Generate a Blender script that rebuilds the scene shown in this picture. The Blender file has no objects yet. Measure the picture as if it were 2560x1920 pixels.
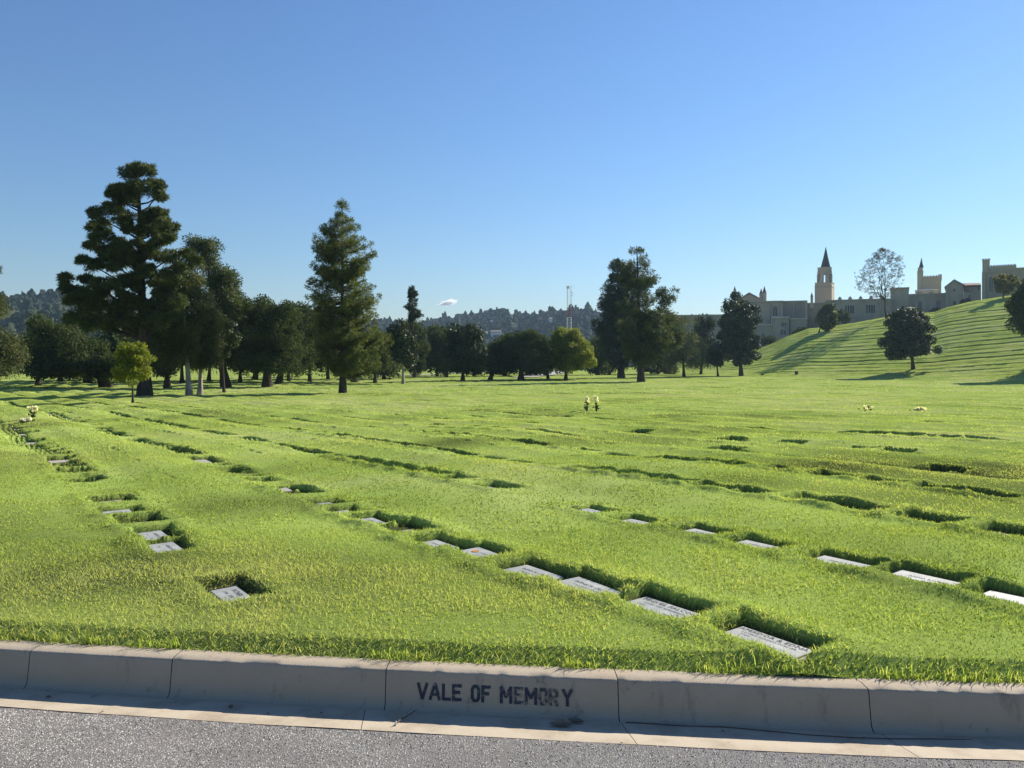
import bpy, math, random
import numpy as np
from mathutils import Vector, Matrix
R = math.radians
rng = np.random.default_rng(7); random.seed(7)
scn = bpy.context.scene; COL = scn.collection

# ------------------------------------------------------------ camera, sky, sun, exposure
F = 1934.0; HY = 895.0; CX = 1280.0; EYE = 1.65          # pixels of the 2560 x 1920 photograph
cam = bpy.data.objects.new('camera', bpy.data.cameras.new('camera')); COL.objects.link(cam)
cam.location = (0, 0, EYE); cam.rotation_euler = (R(90), 0, 0)
cam.data.sensor_width = 36; cam.data.lens = 36*F/2560; cam.data.shift_y = (HY-960)/2560
cam.data.clip_start = .05; cam.data.clip_end = 30000; scn.camera = cam
SUN_EL, SUN_AZ = 29.0, 49.0                               # degrees; azimuth to the right of the view
world = bpy.data.worlds.new('World'); scn.world = world; world.use_nodes = True
nt = world.node_tree; nt.nodes.clear()
sky = nt.nodes.new('ShaderNodeTexSky'); sky.sky_type = 'NISHITA'; sky.sun_disc = False
sky.sun_elevation = R(SUN_EL); sky.sun_rotation = R(SUN_AZ); sky.altitude = 200; sky.air_density = 1.5; sky.dust_density = 0.1; sky.ozone_density = 6.0
bg = nt.nodes.new('ShaderNodeBackground'); bg.inputs[1].default_value = 0.054
tint = nt.nodes.new('ShaderNodeMixRGB'); tint.blend_type = 'MULTIPLY'; tint.inputs[0].default_value = 1; tint.inputs[2].default_value = (.86, .98, 1.20, 1)
wo = nt.nodes.new('ShaderNodeOutputWorld'); nt.links.new(sky.outputs[0], tint.inputs[1]); nt.links.new(tint.outputs[0], bg.inputs[0]); nt.links.new(bg.outputs[0], wo.inputs[0])
sl = bpy.data.lights.new('sun', 'SUN'); sl.energy = 5.0; sl.angle = R(.53); sl.color = (1, .93, .80)
sun = bpy.data.objects.new('sun', sl); COL.objects.link(sun)
sdir = Vector((math.sin(R(SUN_AZ))*math.cos(R(SUN_EL)), math.cos(R(SUN_AZ))*math.cos(R(SUN_EL)), math.sin(R(SUN_EL))))
sun.rotation_euler = sdir.to_track_quat('Z', 'Y').to_euler(); sun.location = (60, 60, 60)
scn.view_settings.view_transform = 'Standard'; scn.view_settings.look = 'None'
scn.view_settings.exposure = 1.0; scn.view_settings.gamma = 1
scn.cycles.max_bounces = 6; scn.cycles.diffuse_bounces = 3; scn.cycles.glossy_bounces = 2; scn.cycles.transmission_bounces = 4
scn.cycles.transparent_max_bounces = 8; scn.cycles.volume_bounces = 2; scn.cycles.use_denoising = True; scn.cycles.denoising_input_passes = 'RGB_ALBEDO_NORMAL'; scn.cycles.denoising_prefilter = 'ACCURATE'
scn.cycles.caustics_reflective = False; scn.cycles.caustics_refractive = False

# ------------------------------------------------------------ terrain
TY = np.array([0,3.6,5.5,9.3,15,22.5,30,42,66,106,150,204,300,450,700,3000.])
TV = np.array([1.43,1.43,1.43,1.46,1.58,1.80,2.02,2.40,2.90,3.30,3.50,3.70,3.85,4.0,4.2,5.0])
_yy = np.exp(np.linspace(np.log(2.5), np.log(3000), 900)); _k = np.hanning(61); _k /= _k.sum()
_vs = np.convolve(np.pad(np.interp(_yy, TY, TV), 30, mode='edge'), _k, mode='valid')
def base(Y): return EYE-np.interp(Y, _yy, _vs)
HP = np.array([1300,1380,1430,1500,1600,1700,1780,1850,1898,1929,1965,2021,2076,2139,2212,2336,2369,2441,2532,2700,3200.])
HC = np.array([926,924,921,917,910,902,894,882,872,860,843,823,817,808,795,782,770,754,741,725,700.])
def hill(X, Y):
    p = CX+F*X/np.maximum(Y, 1); kk = np.interp(p, HP, HC)
    zf = np.interp(p, [1430,1700,1900,2180,2400,2560,2700], [200,165,140,120,105,95,90])
    zc = np.interp(p, [1430,1900,2180,2560], [262,212,200,185])
    t = np.clip((Y-zf)/(zc-zf), 0, 1); s = t*t*(3-2*t)
    h = (EYE+(HY-kk)/F*zc-base(zc))*s; w = np.clip((p-1330)/60, 0, 1)
    return np.maximum(h, 0)*w-np.clip((Y-zc)/60, 0, 1)*1.2*w
def H(X, Y): return base(Y)+hill(X, Y)
def ground(px, py):                                       # where the sight line of a photo pixel meets the lawn
    rx = (px-CX)/F; rz = (HY-py)/F; Y = np.exp(np.linspace(np.log(3.4), np.log(900), 6000))
    z = EYE+rz*Y; h = H(rx*Y, Y); i = int(np.argmax(z <= h))
    return float(rx*Y[i]), float(Y[i]), float(h[i])
def at(px, py, Y): return ((px-CX)/F*Y, Y, EYE+(HY-py)/F*Y)
def _hash(i, j, s):
    n = (i.astype(np.int64)*374761393+j.astype(np.int64)*668265263+s*974634777) & 0x7fffffff
    n = ((n ^ (n >> 13))*1274126177) & 0x7fffffff
    return ((n ^ (n >> 16)) & 0xffff)/65535.
def vn(x, y, s=1):
    i = np.floor(x); j = np.floor(y); fx = x-i; fy = y-j; fx = fx*fx*(3-2*fx); fy = fy*fy*(3-2*fy)
    a, b, c, d = _hash(i, j, s), _hash(i+1, j, s), _hash(i, j+1, s), _hash(i+1, j+1, s)
    return (a*(1-fx)+b*fx)*(1-fy)+(c*(1-fx)+d*fx)*fy
# grave rows: u runs across them, s along them
CU, SU = .8, .6
def us(X, Y): return CU*X+SU*Y, -SU*X+CU*Y
PIT, PU0 = 1.85, 1.45
def KY(X): return 0.00716*X*X-0.1066*X+3.602              # the kerb's front edge
KB = .135                                                  # kerb top width
MK = []                                                    # markers: x, y, half length, half width
def detail(X, Y, groove_shade=False):
    u, s = us(X, Y); k = np.floor((u-PU0+PIT/2)/PIT); far = np.clip((Y-8.2)/6, 0, 1); du = u-PU0-k*PIT
    d = .020*np.cos(2*math.pi*(u-PU0-PIT*.62)/PIT)*np.clip((Y-4.2)/4, 0, 1)*(1+.8*far)*(.4+1.2*vn(s/2.6, u/PIT*1.3, 29))
    d += (.045+.055*far)*(vn(X/3.1, Y/3.1, 3)-.5)+(.02+.005*far)*(vn(X/.9, Y/.9, 4)-.5)
    q = s/np.where(k <= 2, .5, .75)+k*3.37; hs = _hash(np.floor(q), k, 9); fr = q-np.floor(q)
    runs = vn(s/6+k*7.1, k*3.3, 21)
    on = ((hs > .14) & ((runs > .24) | ((k >= 0) & (k <= 2) & (Y < 45))))*np.clip(fr/.22, 0, 1)*np.clip((1-fr)/.22, 0, 1)
    hl = np.clip(hill(X, Y)/1.2-.1, 0, 1); d -= far*on*(1-hl)*(.15*np.exp(-(du/.19)**4)-.02*np.exp(-((du-.40)/.2)**2))
    PH = 3.1; u2 = u+.9*(vn(s/11, s*0, 27)-.5)+.16*(vn(s/1.5, u*0, 28)-.5); k2 = np.floor((u2-PU0)/PH); fr2 = (u2-PU0)/PH-k2
    on2 = .35+.65*np.clip((vn(s/2.3, k2*5.1, 23)-.25)*4, 0, 1); saw = np.where(fr2 < .93, .5-fr2/.93, (fr2-.93)/.07-.5)
    d += hl*on2*(.08*saw-.27*np.exp(-((fr2-.90)/.052)**2))
    ff = (u-PU0)/PIT+.5-np.floor((u-PU0)/PIT+.5); d += far*(1-hl)*on*.05*np.where(ff < .6, -ff/.6+.5, (ff-.6)/.4-.5)
    if groove_shade: return d*np.clip((Y-KY(X)-KB)/.5, 0, 1), np.clip(far*on*(1-hl)*np.exp(-(du/.21)**4)*1.2+hl*on2*np.exp(-((fr2-.91)/.05)**2)*.9, 0, 1)  # second result: shade to be painted into row and hill grooves
    return d*np.clip((Y-KY(X)-KB)/.5, 0, 1)
def pits(X, Y, z, depth=.055, lip=.03):
    for (mx, my, hl, hw, dp) in MK:
        if my > 60: continue
        m = np.nonzero((np.abs(X-mx) < .75) & (np.abs(Y-my) < .75))[0]
        if not len(m): continue
        dx = X[m]-mx; dy = Y[m]-my; a = np.abs(-SU*dx+CU*dy)-hl-(.02 if hl > .15 else 0); uu = CU*dx+SU*dy; b = np.maximum(-uu-hw, uu-hw-.07*dp)
        dist = np.maximum(a, b)+.045*(vn(X[m]/.07, Y[m]/.07, 97)-.5); dd = -np.clip((.04-dist)/.05, 0, 1)
        z[m] += dd*(depth+(.03 if my > 9 else 0))+np.where(dist >= .015, lip*dp*np.exp(-((dist-.1)/.11)**2), 0)
    return z

# ------------------------------------------------------------ helpers
def mat(name, col, rough=.8, spec=.3, bump=None, tone=None, trans=0, noise=None, metallic=0, gloss=None):
    """tone=(dark, light): colour runs along the vertex attribute 'tone'; noise=[(scale, colour, lo, hi)...]"""
    m = bpy.data.materials.new(name); m.use_nodes = True; t = m.node_tree; N = t.nodes; L = t.links
    b = N['Principled BSDF']; b.inputs['Roughness'].default_value = rough; b.inputs['Specular IOR Level'].default_value = spec
    b.inputs['Metallic'].default_value = metallic
    rgb = N.new('ShaderNodeRGB'); rgb.outputs[0].default_value = (*col, 1); c = rgb.outputs[0]
    if tone:
        a = N.new('ShaderNodeAttribute'); a.attribute_name = 'tone'; cr = N.new('ShaderNodeValToRGB')
        cr.color_ramp.elements[0].color = (*tone[0], 1); cr.color_ramp.elements[1].color = (*tone[-1], 1)
        for i, cc in enumerate(tone[1:-1]):
            e = cr.color_ramp.elements.new((i+1)/(len(tone)-1)); e.color = (*cc, 1)
        L.new(a.outputs['Fac'], cr.inputs[0]); c = cr.outputs[0]
    geo = N.new('ShaderNodeNewGeometry')
    for (sc, cc, lo, hi) in (noise or []):
        sv = sc if isinstance(sc, tuple) else (sc, sc, sc)
        mp = N.new('ShaderNodeMapping'); mp.inputs['Scale'].default_value = sv; L.new(geo.outputs['Position'], mp.inputs[0])
        n = N.new('ShaderNodeTexNoise'); n.inputs['Scale'].default_value = 1; n.inputs['Detail'].default_value = 6; n.inputs['Roughness'].default_value = .6
        L.new(mp.outputs[0], n.inputs['Vector'])
        r = N.new('ShaderNodeMapRange'); r.inputs[1].default_value = lo; r.inputs[2].default_value = hi; L.new(n.outputs[0], r.inputs[0])
        x = N.new('ShaderNodeMixRGB'); L.new(r.outputs[0], x.inputs[0]); L.new(c, x.inputs[1]); x.inputs[2].default_value = (*cc, 1); c = x.outputs[0]
    L.new(c, b.inputs['Base Color'])
    if bump:
        n = N.new('ShaderNodeTexNoise'); n.inputs['Scale'].default_value = bump[0]; n.inputs['Detail'].default_value = 5; L.new(geo.outputs['Position'], n.inputs['Vector'])
        bp = N.new('ShaderNodeBump'); bp.inputs['Strength'].default_value = bump[1]; bp.inputs['Distance'].default_value = bump[2]
        L.new(n.outputs[0], bp.inputs['Height']); L.new(bp.outputs[0], b.inputs['Normal'])
    if trans:
        tr = N.new('ShaderNodeBsdfTranslucent'); g = N.new('ShaderNodeMixRGB'); g.blend_type = 'MULTIPLY'; g.inputs[0].default_value = 1
        L.new(c, g.inputs[1]); g.inputs[2].default_value = (1.35, 1.25, .6, 1); L.new(g.outputs[0], tr.inputs[0])
        mx = N.new('ShaderNodeMixShader'); mx.inputs[0].default_value = trans
        L.new(b.outputs[0], mx.inputs[1]); L.new(tr.outputs[0], mx.inputs[2]); L.new(mx.outputs[0], N['Material Output'].inputs[0])
    return m
def tag(o, label=None, cat=None, group=None, kind=None):
    for k, v in (('label', label), ('category', cat), ('group', group), ('kind', kind)):
        if v: o[k] = v
    return o
def link(name, me, mats, parent=None):
    for m in (mats if isinstance(mats, (list, tuple)) else [mats]): me.materials.append(m)
    o = bpy.data.objects.new(name, me); COL.objects.link(o)
    if parent is not None: o.parent = parent; o.matrix_parent_inverse = Matrix.Translation(-Vector(parent.location))
    return o
def npm(name, V, Fc, mats, parent=None, tone=None, smooth=False):
    V = np.ascontiguousarray(V, dtype=np.float32); Fc = np.ascontiguousarray(Fc, dtype=np.int32); k = Fc.shape[1]
    me = bpy.data.meshes.new(name); me.vertices.add(len(V)); me.vertices.foreach_set('co', V.ravel())
    me.loops.add(Fc.size); me.loops.foreach_set('vertex_index', Fc.ravel())
    me.polygons.add(len(Fc)); me.polygons.foreach_set('loop_start', np.arange(0, Fc.size, k, dtype=np.int32))
    me.update(calc_edges=True)
    me.polygons.foreach_set('use_smooth', np.full(len(Fc), smooth, dtype=bool))
    if tone is not None:
        a = me.attributes.new('tone', 'FLOAT', 'POINT'); a.data.foreach_set('value', np.ascontiguousarray(tone, dtype=np.float32))
    return link(name, me, mats, parent)
def empty(name, loc, label=None, cat=None, group=None):
    o = bpy.data.objects.new(name, None); COL.objects.link(o); o.location = loc; o.empty_display_size = .3
    return tag(o, label, cat, group)
class MB:
    def __init__(s): s.v = []; s.f = []; s.m = []
    def add(s, v, f, m=0):
        n = len(s.v); s.v += [tuple(map(float, p)) for p in v]; s.f += [tuple(i+n for i in q) for q in f]; s.m += [m]*len(f); return s
    def box(s, x0, x1, y0, y1, z0, z1, m=0):
        return s.add([(x0,y0,z0),(x1,y0,z0),(x1,y1,z0),(x0,y1,z0),(x0,y0,z1),(x1,y0,z1),(x1,y1,z1),(x0,y1,z1)],
                     [(0,3,2,1),(4,5,6,7),(0,1,5,4),(1,2,6,5),(2,3,7,6),(3,0,4,7)], m)
    def ring(s, cs, rs, n=8, m=0, cap=True, rot=0, flat=None):
        """stack of horizontal rings: centres cs, radii rs"""
        v = []; f = []
        for (x, y, z), r in zip(cs, rs):
            for i in range(n):
                a = 2*math.pi*i/n+rot; v.append((x+r*math.cos(a), y+r*math.sin(a)*(flat or 1), z))
        for j in range(len(cs)-1):
            for i in range(n): f.append((j*n+i, j*n+(i+1) % n, (j+1)*n+(i+1) % n, (j+1)*n+i))
        if cap: f.append(tuple(range(n))[::-1]); f.append(tuple((len(cs)-1)*n+i for i in range(n)))
        return s.add(v, f, m)
    def tube(s, pts, rs, n=7, m=0):
        pts = [Vector(p) for p in pts]; v = []; f = []
        for j, p in enumerate(pts):
            d = (pts[min(j+1, len(pts)-1)]-pts[max(j-1, 0)]).normalized(); a = d.cross(Vector((0.03, .05, 1)) if abs(d.z) < .9 else Vector((1, 0, 0))).normalized(); b = d.cross(a)
            for i in range(n):
                t = 2*math.pi*i/n; v.append(p+(a*math.cos(t)+b*math.sin(t))*rs[j])
        for j in range(len(pts)-1):
            for i in range(n): f.append((j*n+i, j*n+(i+1) % n, (j+1)*n+(i+1) % n, (j+1)*n+i))
        f.append(tuple(range(n))[::-1]); f.append(tuple((len(pts)-1)*n+i for i in range(n)))
        return s.add(v, f, m)
    def build(s, name, mats, parent=None, smooth=False):
        me = bpy.data.meshes.new(name); me.from_pydata(s.v, [], s.f); me.update()
        me.polygons.foreach_set('material_index', s.m)
        me.polygons.foreach_set('use_smooth', [smooth]*len(s.f))
        return link(name, me, mats, parent)

M = {}
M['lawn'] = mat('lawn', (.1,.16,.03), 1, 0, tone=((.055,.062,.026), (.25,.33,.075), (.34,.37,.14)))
M['grass'] = mat('grass', (.1,.16,.03), .8, .06, tone=((.035,.075,.016), (.225,.320,.062), (.36,.45,.125), (.44,.48,.22)), trans=.5)
M['concrete'] = mat('concrete', (.375,.315,.24), .9, .2, bump=(160, .5, .004), noise=[(4, (.36,.29,.21), .45, .72), ((9, 9, 1.2), (.11,.09,.075), .60, .80), (45, (.38,.31,.22), .52, .75), (16, (.17,.14,.10), .63, .78)])
M['gutter'] = mat('gutter', (.44,.375,.285), .9, .2, bump=(220, .5, .003), noise=[(5, (.31,.25,.18), .45, .7), (90, (.44,.36,.26), .52, .72), (14, (.18,.15,.115), .64, .8)])
M['asphalt'] = mat('asphalt', (.17,.16,.147), .9, .25, bump=(300, .8, .004))
M['stone'] = mat('aggregate', (.3,.3,.3), .85, .25, tone=((.06,.053,.048), (.34,.31,.27), (.50,.46,.405), (.68,.63,.57)), noise=[(2.2, (.30,.24,.25), .5, .9)])
M['path'] = mat('path', (.36,.34,.31), .9, .2, noise=[(.8, (.28,.27,.25), .4, .7)])
M['granite'] = mat('granite', (.29,.30,.285), .6, .4, noise=[(70, (.24,.245,.245), .5, .65), (9, (.40,.40,.38), .45, .7), (3.3, (.27,.27,.255), .5, .7)])
M['markerbase'] = mat('marker_concrete', (.33,.305,.26), .9, .2, noise=[(25, (.42,.40,.35), .5, .7)])
M['ink'] = mat('inscription', (.045,.045,.05), .8, .2)
M['stencil'] = mat('stencil_paint', (.04,.048,.068), .85, .2, noise=[(55, (.20,.18,.15), .56, .66)])
M['stencil2'] = mat('stencil_worn', (.06,.065,.075), .85, .2, noise=[(55, (.26,.23,.19), .47, .58)])
M['crack'] = mat('crack', (.03,.03,.03), .95, .1)
M['bark'] = mat('bark', (.07,.055,.042), .95, .1, bump=(9, .8, .05), noise=[((6, 6, 1.2), (.035,.028,.022), .45, .65)])
M['palebark'] = mat('pale_bark', (.30,.26,.21), .9, .15, bump=(9, .6, .03), noise=[((5, 5, 1), (.14,.12,.10), .5, .7)])
def leaf(name, tones, trans=.25, rough=.6, spec=.25): return mat(name, tones[1], rough, spec, tone=tones, trans=trans)
M['pine'] = leaf('pine_needles', ((0.022,0.040,0.015), (0.070,0.098,0.032), (0.165,0.175,0.060)), .28)
M['weep'] = leaf('weeping_pine_needles', ((0.022,0.035,0.014), (0.080,0.099,0.035), (0.189,0.189,0.072)), .28)
M['cypress'] = leaf('olive_needles', ((0.030,0.052,0.020), (0.095,0.125,0.036), (0.215,0.205,0.070)), .36)
M['darkpine'] = leaf('dark_needles', ((0.012,0.026,0.014), (0.036,0.061,0.029), (0.080,0.102,0.051)), .15)
M['oak'] = leaf('oak_leaves', ((0.028,0.046,0.018), (0.060,0.086,0.034), (0.115,0.135,0.058)), .28, .9, .06)
M['magnolia'] = leaf('magnolia_leaves', ((0.014,0.032,0.014), (0.041,0.065,0.026), (0.109,0.102,0.043)), .18, .6, .2)
M['lime'] = leaf('lime_leaves', ((.07,.11,.015), (.17,.21,.025), (.30,.32,.05)), .5)
M['yellowleaf'] = leaf('yellow_leaves', ((.08,.09,.02), (.16,.16,.04), (.26,.22,.07)), .4)
M['sparse'] = leaf('sparse_leaves', ((.03,.035,.015), (.07,.075,.03), (.13,.12,.05)), .35)

# ------------------------------------------------------------ flat grave markers: photo positions
T7 = lambda L: [(800+x/2.44, 960+y/2.44) for x, y in L]
T8 = lambda L: [(1660+x/2.44, 960+y/2.44) for x, y in L]
T6 = lambda L: [(x/2.572, 960+y/2.572) for x, y in L]
near = {  # (px, py, half length, half width, text kind)
 'L': [(575,1468,.22,.105,3),(416,1360,.21,.10,1),(385,1329,.21,.10,1),(297,1272,.20,.13,1)],
 'A': [(1916,1589,.235,.108,4),(1655,1506,.25,.125,5),(1464,1456,.21,.13,2),(1325,1419,.20,.13,2),(1200,1371,.19,.12,6),(1089,1350,.17,.11,1),(925,1296,.17,.11,1),(859,1275,.15,.1,0),(816,1254,.15,.1,0)],
 'B': [(2545,1499,.2,.12,0),(2307,1444,.20,.13,1),(2100,1405,.20,.13,1),(1894,1360,.19,.12,1),(1756,1327,.18,.12,1),(1591,1303,.17,.11,0),(1480,1275,.17,.11,0)]}
mid = {
 'L': T6([(740,722),(925,858),(560,590),(505,545),(490,520),(465,498),(450,470),(425,445),(395,420),(370,393),(345,360),(325,335),(300,300),(270,280),(235,262),(225,245)]),
 'A': T6([(1725,655),(1860,680),(1600,602),(1555,580),(1440,525),(1250,472),(1170,445),(1110,420),(1070,402),(940,372),(860,335),(800,315),(740,295),(690,272),(640,252),(600,228),(560,210),(520,188),(470,165)])+T7([(450,875)]),
 'B': T7([(1000,628),(740,582),(590,545),(440,515),(370,492),(280,472),(160,455),(100,440),(25,432)])+T6([(1920,420),(1840,408),(1760,395),(1700,380),(1600,362),(1500,342),(1400,320),(1340,305),(1260,288),(1180,270),(1110,255),(1060,245),(990,228),(930,212)]),
 'D': T7([(1490,524),(1690,545),(1880,568),(2110,600),(720,410),(620,398),(520,385),(430,362),(380,355),(310,345),(230,330),(150,322),(80,312),(30,305)])+T8([(250,638),(520,672),(940,712),(1230,755),(1400,775),(1640,828),(1780,835),(2150,915)])+T6([(2120,325),(2030,308),(1950,300),(1880,282),(1780,275),(1720,270)]),
 'E': T7([(1540,405),(1380,388),(1640,412),(1220,355),(1110,345),(970,328),(860,315),(780,305),(680,295),(580,290),(520,280),(450,270),(370,260),(310,248)])+T8([(50,448),(120,455),(320,475),(510,502),(740,533),(850,540),(1060,562),(1180,582),(1320,600),(1700,640),(1860,648),(2010,662),(2110,675)]),
 'F': T7([(1350,293),(1450,305),(1270,285),(940,255),(1060,270),(720,235),(680,185)])+T8([(430,385),(600,378),(700,385),(840,345),(700,330),(510,322),(1260,382),(1380,392),(1480,398),(1590,408),(1780,505)]),
 'G': T8([(1140,283),(1240,290),(1350,298),(1480,305),(1590,314),(1760,325),(1880,332),(1980,343),(2080,346),(620,262),(500,255)])+T7([(1810,258),(2040,280),(1330,235),(1530,192),(1700,208),(1060,205),(1880,262)])}
stones = []
def nearfar(r): return {'L':0,'A':1,'B':2,'D':3,'E':4,'F':5,'G':8}[r]
for r, L in near.items():
    for (px, py, hl, hw, tk) in L:
        x, y, z = ground(px, py); stones.append([x, y, hl, hw, tk, r]); MK.append((x, y, hl, hw, .7))
for r, L in mid.items():
    for (px, py) in L:
        x, y, z = ground(px, py)
        u, s = us(x, y); ut = PU0+PIT*round((u-PU0)/PIT); u = u+.6*(ut-u); x = CU*u-SU*s; y = SU*u+CU*s
        tight = r in 'LAB' and px < 860; hl, hw = (.16+rng.random()*.03 if tight else .20+rng.random()*.04), .13+rng.random()*.03
        if all((x-q[0])**2+(y-q[1])**2 > (.40 if tight else .36)**2 for q in stones):
            stones.append([x, y, hl, hw, 0, r]); MK.append((x, y, hl, hw, .7 if tight else 1.0))
for k in range(-6, 26):                                    # rows running on towards the trees
    s = -20.; u = PU0+PIT*k
    while s < 60:
        s += .62+rng.random()*.5
        if rng.random() < .10: s += rng.random()*4
        x = CU*u-SU*s; y = SU*u+CU*s
        lo = 21 if k > 5 else 26
        if lo < y < 36 and abs(x) < .67*y and vn(np.array([s/6+k*7.1]), np.array([k*3.3]), 21)[0] > .40 and len(stones) < 285:
            if all((x-q[0])**2+(y-q[1])**2 > .5**2 for q in stones):
                stones.append([x, y, .2, .13, 0, 'far']); MK.append((x, y, .2, .13, .9))

# ------------------------------------------------------------ the lawn as one sheet
def lawn_sheet():
    t = np.concatenate([np.linspace(-2.2, -.72, 60)[:-1], np.linspace(-.72, .72, 1380), np.linspace(.72, 2.2, 60)[1:]])
    D = np.concatenate([np.linspace(0, 1, 430)[:-1]*0+np.linspace(0, 1, 430)[:-1], [1]])
    rows = []
    x0 = np.array([ (lambda tt: tt)(a) for a in t])
    # where each ray leaves the kerb's back edge
    a_, b_, c_ = 0.00716, -0.1066, 3.602+KB-.01
    Ys = np.full(len(t), 3.7)
    for _ in range(30): Ys = a_*(t*Ys)**2+b_*(t*Ys)+c_
    far = np.concatenate([np.linspace(20, 60, 300), np.linspace(60, 115, 190)[1:], np.linspace(115, 235, 480)[1:], np.geomspace(235, 900, 60)[1:]])
    nr = 430; e = np.linspace(0, 1, nr)[:-1]
    Yn = Ys[None, :]*(20/Ys[None, :])**(e[:, None]); Yf = np.repeat(far[:, None], len(t), 1)
    Y = np.vstack([Yn, Yf]); X = Y*t[None, :]; sh = Y.shape
    X = X.ravel(); Y = Y.ravel(); dt, hollow_shade = detail(X, Y, True); Z = H(X, Y)+dt
    m = np.nonzero(Y < 60)[0]; z1 = pits(X[m], Y[m], Z[m].copy()); hollow_shade[m] = np.maximum(hollow_shade[m], np.clip((Z[m]-z1)/.03, 0, 1)); Z[m] = z1  # marker pits get their shade painted into the ground tone too
    edge = np.clip(1-(Y-KY(X)-KB)/.14, 0, 1); Z = Z-.06*edge
    nr, nc = sh; i = np.arange(nr-1)[:, None]*nc+np.arange(nc-1)[None, :]; i = i.ravel()
    Fc = np.stack([i, i+1, i+nc+1, i+nc], 1)
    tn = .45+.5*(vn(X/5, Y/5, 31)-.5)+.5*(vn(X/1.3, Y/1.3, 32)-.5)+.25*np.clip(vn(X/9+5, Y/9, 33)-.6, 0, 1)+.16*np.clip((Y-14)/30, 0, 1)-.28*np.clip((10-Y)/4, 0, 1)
    return tag(npm('lawn', np.stack([X, Y, Z], 1), Fc, M['lawn'], tone=np.clip(tn, 0, 1)*(1-hollow_shade), smooth=True), kind='structure')
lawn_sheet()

def lawn_grass():
    Vs = []; Fs = []; Ts = []; off = 0
    def put(n, a, b, wid, hgt, seg, lim=.70, sel=None):
        nonlocal off
        Y = np.sqrt(rng.random(n)*(b*b-a*a)+a*a); X = Y*rng.uniform(-lim, lim, n)
        if sel is not None: m = sel(X, Y); X = X[m]; Y = Y[m]
        m = Y > KY(X)+KB-.01; X = X[m]; Y = Y[m]
        keep = np.ones(len(X), bool); nearm = np.ones(len(X)); 
        if a < 40:
            for (mx, my, hl, hw, dp) in MK:
                if my < a-1 or my > b+1: continue
                c = np.nonzero((np.abs(X-mx) < .6) & (np.abs(Y-my) < .6))[0]
                dx = X[c]-mx; dy = Y[c]-my; uu = CU*dx+SU*dy; dist = np.maximum(np.abs(-SU*dx+CU*dy)-hl-.01, np.maximum(-uu-hw, uu-hw-.05*dp))+.035*(vn(X[c]/.07, Y[c]/.07, 97)-.4)*(uu > hw)
                keep[c] &= dist > .012
                g = c[(dist > .0) & (dist < .12)]; nearm[g] = 1.12 if my < 9 else 1.4
        X = X[keep]; Y = Y[keep]; nearm = nearm[keep]; n = len(X)
        z = H(X, Y)+detail(X, Y)
        if a < 60: z = pits(X, Y, z)
        ek = Y-KY(X)-KB; z -= .06*np.clip(1-ek/.14, 0, 1)
        cl = vn(X/.35, Y/.35, 41); cl2 = vn(X/1.6, Y/1.6, 42)
        h = hgt*(.5+.7*rng.random(n))*(.55+.65*cl+.35*cl2)*nearm
        h *= 1+.35*np.clip(1-ek/.2, 0, 1)
        if a < 60:
            u_, s_ = us(X, Y); k_ = np.floor((u_-PU0+PIT/2)/PIT); h *= 1-.62*np.clip((Y-8.2)/5, 0, 1)*np.exp(-((u_-PU0-k_*PIT)/.16)**4)*((vn(s_/6+k_*7.1, k_*3.3, 21) > .24) | ((k_ >= 0) & (k_ <= 2)))
        lean = rng.random(n)**.8*1.2+.22; az = rng.random(n)*2*math.pi+.6*np.sin(vn(X/.5, Y/.5, 43)*12)
        dx = np.cos(az)*np.sin(lean); dy = np.sin(az)*np.sin(lean); dz = np.cos(lean)
        wa = rng.random(n)*math.pi; wx = np.cos(wa)*wid*(.7+.6*rng.random(n)); wy = np.sin(wa)*wid*.8
        P = np.stack([X, Y, z-.008], 1); W = np.stack([wx, wy, np.zeros(n)], 1); Dv = np.stack([dx, dy, dz], 1)
        tn = .52+.36*(cl-.5)+.62*(cl2-.5)+.85*(rng.random(n)-.5)+.35*(vn(X/4.2+9, Y/4.2, 44)-.5)
        dry = vn(X/2.3+3, Y/2.3, 45); tn += np.clip((dry-.66)*2.2, 0, .5)*(rng.random(n) < .4)+(rng.random(n) < .010)*.5
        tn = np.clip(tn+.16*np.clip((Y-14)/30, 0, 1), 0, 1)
        if seg == 1:
            v = np.stack([P-W, P+W, P+Dv*h[:, None]], 1); V = v.reshape(-1, 3); Fc = np.arange(3*n).reshape(-1, 3)+off; k = 3
        else:
            D2 = Dv.copy(); D2[:, 2] -= .55*rng.random(n)*np.sin(lean)*1.5; D2[:, 0] += dx*.5; D2[:, 1] += dy*.5
            mid_ = P+Dv*(h*.5)[:, None]; tip = mid_+D2*(h*.55)[:, None]
            v = np.stack([P-W, P+W, mid_+W*.75, mid_-W*.75, tip], 1); V = v.reshape(-1, 3)
            o = np.arange(n)*5+off; Fc = np.concatenate([np.stack([o, o+1, o+2], 1), np.stack([o, o+2, o+3], 1), np.stack([o+3, o+2, o+4], 1)]); k = 5
        Vs.append(V); Fs.append(Fc); Ts.append(np.repeat(tn, k)); off += len(V)
    put(360000, 3.3, 6.5, .0027, .029, 2)
    put(350000, 6.5, 12, .0042, .029, 2)
    put(300000, 12, 24, .009, .033, 1)
    put(300000, 24, 60, .021, .040, 1)
    put(300000, 60, 235, .05, .085, 1)
    put(420000, 100, 225, .045, .085, 1, sel=lambda X, Y: hill(X, Y) > .3)
    V = np.concatenate(Vs); Fc = np.concatenate(Fs); tn = np.concatenate(Ts)
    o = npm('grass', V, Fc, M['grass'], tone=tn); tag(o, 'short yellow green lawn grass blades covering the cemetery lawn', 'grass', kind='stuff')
lawn_grass()

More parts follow.
